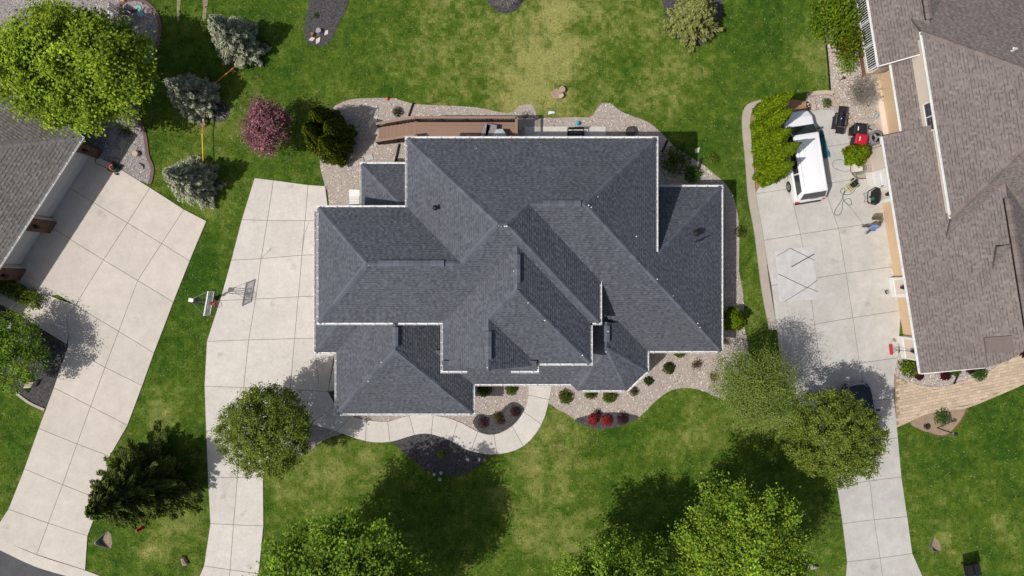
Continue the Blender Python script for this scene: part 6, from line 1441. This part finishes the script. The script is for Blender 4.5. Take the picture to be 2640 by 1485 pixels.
# block border by the grill: single blocks
bl = thing('block_border', 'curved border of tan concrete blocks around the gravel by the grill', 'edging', W(2150, 270))
for (x, y, a_) in [(2092,243,.05),(2108,241,.05),(2124,240,.02),(2140,241,-.1),(2152,248,-.6),(2158,262,-1.0),(2167,274,-1.05),(2175,288,-1.1),(2183,301,-1.15),(2189,314,-1.2),(2094,262,1.5),(2095,278,1.5)]:
    q = W(x, y); obj('block', MB().box((q.x, q.y, .09), (.40, .27, .18), a_), M['block'], bl)
g = T('post', 'short black stake light on the gravel by the sunroom', 'light', 2165, 207, z=0); part(g, 'stake', MB().tube([(0, 0, 0), (0, 0, .5)], .03, 6), M['black']); part(g, 'head', MB().lathe([(.05, .5), (.09, .55), (.02, .6)], (0, 0, 0), 8), M['black'])
# paver path
pv = thing('paver_path', None, None); pv['kind'] = 'structure'
up_ = [(2304,966),(2339,984),(2365,995),(2404,1000),(2442,996),(2481,985),(2545,962),(2578,940),(2600,929),(2680,905)]; lo_ = [(2310,1099),(2339,1086),(2391,1063),(2455,1053),(2493,1048),(2570,1017),(2640,986),(2700,955)]
pp_ = gpoly(up_ + lo_[::-1], 1, False); obj('joint_sand', MB().sheet(pp_, .032), M['paver_joint'], pv); lawn_holes.append(pp_)
A_ = W(2310, 1090); du = (W(2640, 945) - W(2310, 1010)); du.z = 0; du.normalize(); dv = Vector((-du.y, du.x, 0)); pieces = []
for j in range(-9, 30):
    for i in range(-4, 40):
        lx, ly = .34, .19; c_ = A_ + du * (lx * (i + .5 * (j % 2))) + dv * (ly * j)
        q = [c_ + du * sx * (lx / 2 - .006) + dv * sy * (ly / 2 - .006) for sx, sy in ((-1, -1), (1, -1), (1, 1), (-1, 1))]
        ins = inside(pp_, np.array([t.x for t in q] + [c_.x]), np.array([t.y for t in q] + [c_.y]))
        if ins[4] and ins.sum() >= 4: pieces.append(q)
pieces.sort(key=lambda q: q[0].x)
PVM = MB().prism([(-.164, -.089), (.164, -.089), (.164, .089), (-.164, .089)], .0, .055).mesh('paver'); PVM.materials.append(M['paver'])
pr = math.atan2(du.y, du.x); rest = MB()
for k, q in enumerate(pieces):
    c_ = sum(q, Vector()) / 4
    if k < 300:
        o = bpy.data.objects.new('paver', PVM); COL.objects.link(o); o.parent = pv; o.location = (c_.x, c_.y, random.uniform(-.003, .003)); o.rotation_euler = (0, 0, pr)
    else: rest.prism([(t.x, t.y) for t in q], 0, .055 + random.uniform(-.003, .003))
if rest.v: o = obj('pavers', rest, M['paver'], pv); o['kind'] = 'stuff'
for side, pts in (('up', up_[1:]), ('lo', lo_)):
    p = smooth_poly([W(*q_)[:2] for q_ in pts], 5, False)
    for a, b in zip(p[:-1], p[1:]):
        a, b = Vector((*a, 0)), Vector((*b, 0)); d = b - a
        if d.length < .05: continue
        obj('border_paver', MB().box(((a.x + b.x) / 2, (a.y + b.y) / 2, .03), (d.length - .012, .15, .066), math.atan2(d.y, d.x)), M['paver'], pv)
# ================================================================== LAWN ITEMS
def culvert(label, px, py, ang, s=1.0):
    g = T('culvert_end', label, 'culvert', px, py, ang, z=0)
    n = 14; inn, out_ = [], []
    mb = MB()
    for i in range(n + 1):
        t = -1 + 2 * i / n; x = -.55 * (1 - abs(t) ** 1.6) * s; y = .42 * t * (1 + .15 * abs(t)) * s; h = (.36 * (1 - abs(t) ** 1.5) + .03) * s
        mb.v += [(x, y, 0), (x - .05 * s, y, h), (x - .09 * s, y, h), (x - .06 * s, y, 0)]
    for i in range(n):
        for k in range(3): mb.f.append((i * 4 + k, i * 4 + k + 1, i * 4 + 5 + k, i * 4 + 4 + k)); mb.c.append(None)
    part(g, 'wall', mb, M['steel']); fl = [(-.55 * (1 - abs(t) ** 1.6) * s, .42 * t * (1 + .15 * abs(t)) * s) for t in [-1 + 2 * i / n for i in range(n + 1)]]
    part(g, 'silt', MB().sheet(fl + [(.12 * s, .25 * s), (.12 * s, -.25 * s)], .012), M['soil']); 
culvert('grey metal culvert end beside the left driveway', 283, 1391, R(8), 1.15); culvert('grey metal culvert end beside the right driveway', 2417, 1403, R(25), 1.0)
rock('tan boulder under the bent black rod', 474, 1447, .34, .3, M['stone'], 51, 'boulder', 'boulder'); rock('grey boulder half under the elm by the right driveway', 2094, 1459, .42, .3, M['grey_stone'], 52, 'boulder', 'boulder')
p = W(457, 1443); o = obj('shepherds_hook', MB().tube([(p.x, p.y, 0), (p.x + .1, p.y + .1, .9), (p.x + .12, p.y + .12, 1.35), (p.x + .5, p.y + .05, 1.5), (p.x + .62, p.y - .02, 1.42), (p.x + .66, p.y + .12, 1.35)], .014, 6), M['black']); tag(o, 'bent black garden rod beside the tan boulder', 'plant hanger')
g = T('fire_hydrant', 'small red hydrant at the skirt of the dark spruce', 'hydrant', 366, 1361, z=0); part(g, 'barrel', MB().lathe([(.14, 0), (.14, .04), (.09, .06), (.09, .42), (.12, .44), (.12, .47), (.10, .50), (.07, .60), (.02, .64)], (0, 0, 0), 12), M['red'])
for s in (-1, 1): part(g, 'nozzle', MB().tube([(s * .06, 0, .34), (s * .17, 0, .34)], .05, 8), M['red'])
part(g, 'cap_nut', MB().lathe([(.03, .62), (.03, .68)], (0, 0, 0), 6), M['red'])
lp = T('garden_lamp', 'black garden lamp post with a glass head in the soil bed', 'lamp', 2416, 1103, z=0); part(lp, 'post', MB().tube([(0, 0, 0), (0, 0, 1.6)], .035, 8), M['black']); part(lp, 'lantern_frame', MB().lathe([(.06, 1.58), (.09, 1.62), (.02, 1.63)], (0, 0, 0), 8).lathe([(.13, 1.86), (.06, 1.93), (.01, 1.97)], (0, 0, 0), 8), M['black']); part(lp, 'lamp_glass', MB().lathe([(.07, 1.62), (.11, 1.86)], (0, 0, 0), 8), pmat('pale_glass', (.42, .47, .5), .1, spec=.8))
mb_ = T('mailbox', 'pair of black newspaper boxes on one post near the bottom right', 'mailbox', 2478, 1452, R(12), z=0)  # added black boxes take the place of two dark shadows on the grass
part(mb_, 'post', MB().box((0, 0, .5), (.1, .1, 1.0)), M['brown_wood'])
for s in (-1, 1): b_ = part(mb_, 'box', MB().box((s * .24, .05, 1.08), (.36, .72, .36)), M['black']); obj('box_door', MB().box((s * .24, -.325, 1.08), (.33, .03, .33)), M['black_plastic'], b_, local=True)
# slackline between the spruces and the orange strap
ST = pmat('orange_strap', (.50, .15, .02), .6); STY = pmat('yellow_strap', (.65, .40, .02), .6)
sl = thing('slackline', 'yellow and orange strap line stretched between two blue spruces', 'slackline', W(523, 350)); pa, pb, pc = W(526, 283, .8), W(523, 345, .55), W(521, 416, .8)
obj('strap', MB().box((pa + pb) / 2, (.07, (pa - pb).length, .012), math.atan2((pa - pb).y, (pa - pb).x) - math.pi / 2), ST, sl); obj('strap', MB().box((pb + pc) / 2, (.06, (pc - pb).length, .012), math.atan2((pb - pc).y, (pb - pc).x) - math.pi / 2), STY, sl)
obj('ratchet', MB().box(W(524, 310, .72), (.1, .2, .06)), M['steel'], sl)
sl = thing('slackline', 'dull orange strap line running down from the upper blue spruce', 'slackline', W(580, 195)); pa, pb = W(612, 162, .9), W(552, 220, .6); d = pb - pa; obj('strap', MB().box((pa + pb) / 2, (d.length, .06, .012), math.atan2(d.y, d.x)), ST, sl); obj('ratchet', MB().box(pb, (.16, .1, .05), math.atan2(d.y, d.x)), M['steel'], sl)
# orange net ring in the mulch spot
p = W(566, 285); o = obj('net_ring', MB().tube([(p.x + .5 * math.cos(a * math.pi / 12), p.y + .42 * math.sin(a * math.pi / 12), .35 + .05 * math.sin(a)) for a in range(19)], .012, 5), ST); tag(o, 'orange wire hoop round the mulch spot', 'plant support'); 
for a in (0, 5, 10, 15): obj('stake', MB().tube([(p.x + .5 * math.cos(a * math.pi / 12), p.y + .42 * math.sin(a * math.pi / 12), 0), (p.x + .5 * math.cos(a * math.pi / 12), p.y + .42 * math.sin(a * math.pi / 12), .4)], .008, 4), M['black'], o)
# lawn mower
lm = T('lawn_mower', 'dark green push mower with orange engine cover and folded black handle', 'lawn mower', 298, 434, R(-28)); DG = pmat('dark_green_paint', (.012, .035, .022), .5)
part(lm, 'deck', MB().lathe([(.30, .08), (.31, .2), (.24, .26), (.05, .27)], (0, 0, 0), 14), DG); part(lm, 'engine', MB().lathe([(.16, .26), (.17, .38), (.10, .44), (.02, .45)], (0, 0, 0), 12), M['black_plastic']); part(lm, 'engine_cover', MB().tube([(.15 * math.cos(a * math.pi / 8 + 1.8), .15 * math.sin(a * math.pi / 8 + 1.8), .42) for a in range(9)], .04, 6), M['orange'])
part(lm, 'handle', MB().tube([(-.2, -.2, .25), (-.85, -.22, .72), (-.92, -.1, .76), (-.92, .1, .76), (-.85, .22, .72), (-.2, .2, .25)], .022, 6), M['black'])
for sx in (-1, 1):
    for sy in (-1, 1): part(lm, 'wheel', MB().tube([(sx * .26, sy * .27, .1), (sx * .26, sy * .33, .1)], .1, 12), M['rubber'])
# grey timber bench-like steps under the maple, teal hexagon pads
GW_ = pmat('grey_timber', (.13, .125, .115), .85, noise=[(5, .2)], rand=.1); st_ = thing('timber_steps', 'grey timber steps and slatted rail at the top of the left gravel bed', 'steps', W(325, 45)); e = W(345, 50) - W(303, 22); e.z = 0; L_ = e.length; e.normalize(); nrm = Vector((-e.y, e.x, 0)); a0 = W(303, 22); ang = math.atan2(e.y, e.x)
for k in range(7): c_ = a0 + e * L_ / 2 - nrm * (.1 + k * .24); obj('tread', MB().box((c_.x, c_.y, .85 - k * .1), (L_, .2, .05), ang), GW_, st_)
c_ = a0 + e * L_ / 2; obj('beam', MB().box((c_.x, c_.y, .92), (L_, .14, .12), ang), GW_, st_)
for k in range(10): c_ = W(300, 30) + Vector((0, -.1 * k, 0)); obj('slat', MB().box((c_.x + .1, c_.y, .7), (.3, .04, .04)), M['white_trim'], st_)
c_ = W(299, 42); obj('rail', MB().box((c_.x - .05, c_.y, .72), (.08, 1.1, .06)), M['white_trim'], st_)
TE = pmat('teal_pad', (.20, .45, .40), .8)
for i, (x, y, lb) in enumerate([(357, 21, 'upper teal hexagon pad on the oval gravel'), (363, 36, 'lower teal hexagon pad by the steps')]):
    q = W(x, y); o = obj('stepping_pad', MB().prism([(q.x + .22 * math.cos(a * math.pi / 3), q.y + .2 * math.sin(a * math.pi / 3)) for a in range(6)], .01, .05), TE); tag(o, lb, 'stepping pad')
p = W(337, 26); o = obj('driftwood', MB().tube([(p.x - .7, p.y + .12, .05), (p.x - .2, p.y - .02, .12), (p.x + .1, p.y - .1, .1), (p.x + .45, p.y - .02, .05)], [.03, .05, .06, .03], 6), M['bark']); tag(o, 'dark branch lying on the oval gravel', 'driftwood')
ball('ball', 'yellow-orange ball at the top rim of the oval gravel', 322, 2, .12, STY)
# ================================================================== GROUND COVER: grass, pebbles, mulch chips
def blocked(X, Y, polys):
    b = np.zeros(len(X), bool)
    for p in polys:
        a = np.array(p); bb = (X > a[:, 0].min()) & (X < a[:, 0].max()) & (Y > a[:, 1].min()) & (Y < a[:, 1].max())
        if bb.any(): ii_ = np.where(bb)[0]; b[ii_[inside(p, X[ii_], Y[ii_])]] = True
    return b
n = 330000
X = rng.uniform(-34.2, 34.2, n); Y = rng.uniform(-19.6, 19.6, n)
keep = ~blocked(X, Y, lawn_holes + house_foot); X = X[keep]; Y = Y[keep]; n = len(X)
c = lawn_colour(X, Y)
a = rng.uniform(0, 6.283, n); l = rng.uniform(.04, .10, n); hgt = rng.uniform(.02, .05, n); w = rng.uniform(.012, .03, n)
P0 = np.c_[X - np.sin(a) * w, Y + np.cos(a) * w, np.zeros(n)]; P1 = np.c_[X + np.sin(a) * w, Y - np.cos(a) * w, np.zeros(n)]; P2 = np.c_[X + np.cos(a) * l, Y + np.sin(a) * l, hgt]
V = np.stack([P0, P1, P2], 1).reshape(-1, 3)
stuff('grass', mesh_np('grass', V, np.arange(len(V)).reshape(-1, 3), np.where(rng.random((n, 1)) < .07, np.array([.36, .35, .16]), c * 1.1 * rng.normal(1.0, .34, (n, 1)).clip(.3, 2.0)).clip(.004, .6)), M['grass'])

def pebbles(name, poly, n, cols, size, z, mat, skip, aspect=1.0):
    p = np.array(poly); X = rng.uniform(max(-34, p[:, 0].min()), min(34, p[:, 0].max()), n); Y = rng.uniform(max(-19.5, p[:, 1].min()), min(19.5, p[:, 1].max()), n)
    k = inside(poly, X, Y) & ~blocked(X, Y, skip); X = X[k]; Y = Y[k]; n = len(X)
    s = rng.uniform(*size, n); a = rng.uniform(0, 6.283, n); e = s * rng.uniform(.55, 1, n) / aspect
    ca, sa = np.cos(a), np.sin(a); Z = np.full(n, z)
    q = [np.c_[X + ca * s, Y + sa * s, Z], np.c_[X - sa * e, Y + ca * e, Z], np.c_[X - ca * s, Y - sa * s, Z], np.c_[X + sa * e, Y - ca * e, Z], np.c_[X + ca * s * .2, Y + sa * s * .2, Z + e * rng.uniform(.5, .9, n)]]
    V = np.stack(q, 1).reshape(-1, 3); b = np.arange(n)[:, None] * 5
    F = np.concatenate([b + np.array(t) for t in ((0, 1, 4), (1, 2, 4), (2, 3, 4), (3, 0, 4))], 1).reshape(-1, 3)
    C = colours(n, cols, .18); C = np.repeat(C, 4, 0)
    return stuff(name, mesh_np(name, V, F, C), mat)
TAN = [(.52, .44, .37), (.62, .55, .48), (.40, .33, .28), (.50, .41, .345), (.17, .145, .135), (.66, .61, .56), (.43, .36, .30)]
GRY = [(.34, .31, .30), (.44, .40, .385), (.23, .215, .215), (.14, .13, .13), (.50, .465, .45), (.30, .26, .25)]
slabs = [h for h in lawn_holes if len(h) <= 10]
pebbles('pebbles', gravel_poly, 60000, TAN, (.022, .052), .013, M['pebble'], house_foot + mulch_polys + slabs)
pebbles('pebbles', left_poly, 24000, GRY, (.025, .06), .013, M['pebble'], house_foot + slabs)
pebbles('pebbles', rbed_poly, 12000, TAN, (.022, .052), .013, M['pebble'], house_foot + slabs)
pebbles('pebbles', rfront_poly, 8000, GRY + TAN[:3], (.025, .055), .013, M['pebble'], house_foot + slabs)
DK = [(.035, .033, .035), (.06, .056, .058), (.022, .02, .022), (.10, .095, .098), (.05, .047, .05)]
for p in mulch_polys: 
    q = np.array(p); ar = (q[:, 0].max() - q[:, 0].min()) * (q[:, 1].max() - q[:, 1].min())
    pebbles('mulch_chips', p, int(ar * 210), DK, (.03, .075), .021, M['pebble'], slabs, 2.2)
# tan clippings scattered on the front lawn, pale clover heads on the back lawn
n = 90; X = rng.normal(1470, 60, n); Y = rng.normal(1140, 32, n); k = (Y > 1060) & (X > 1395); X, Y = X[k], Y[k]
V = []; F = []; 
for x, y in zip(X, Y):
    q = W(x, y); s = random.uniform(.03, .12)
    for _ in range(5):
        b = len(V); dx, dy = random.gauss(0, s), random.gauss(0, s * .7); a = random.uniform(0, 6.28); l = random.uniform(.5, 1.1) * s
        V += [(q.x + dx, q.y + dy, .05), (q.x + dx + math.cos(a) * l, q.y + dy + math.sin(a) * l, .07), (q.x + dx - math.sin(a) * l * .6, q.y + dy + math.cos(a) * l * .6, .06)]; F.append((b, b + 1, b + 2))
stuff('dry_clippings', mesh_np('dry_clippings', np.array(V), np.array(F), colours(len(F), [(.34, .25, .14), (.26, .21, .10), (.42, .33, .22)])), M['grass'])
V = []; F = []
for i in range(150):
    x, y = (random.uniform(930, 1880), random.uniform(8, 270)) if i < 110 else (random.uniform(2330, 2630), random.uniform(1120, 1470))
    q = W(x, y); s = random.uniform(.012, .03); b = len(V)
    if inside(gravel_poly, np.array([q.x]), np.array([q.y]))[0]: continue
    V += [(q.x + s, q.y, .06), (q.x, q.y + s, .07), (q.x - s, q.y, .06), (q.x, q.y - s, .065)]; F.append((b, b + 1, b + 2, b + 3))
stuff('clover_flowers', mesh_np('clover_flowers', np.array(V), np.array(F), colours(len(F), [(.62, .58, .42), (.55, .5, .12), (.6, .6, .55)])), M['grass'])
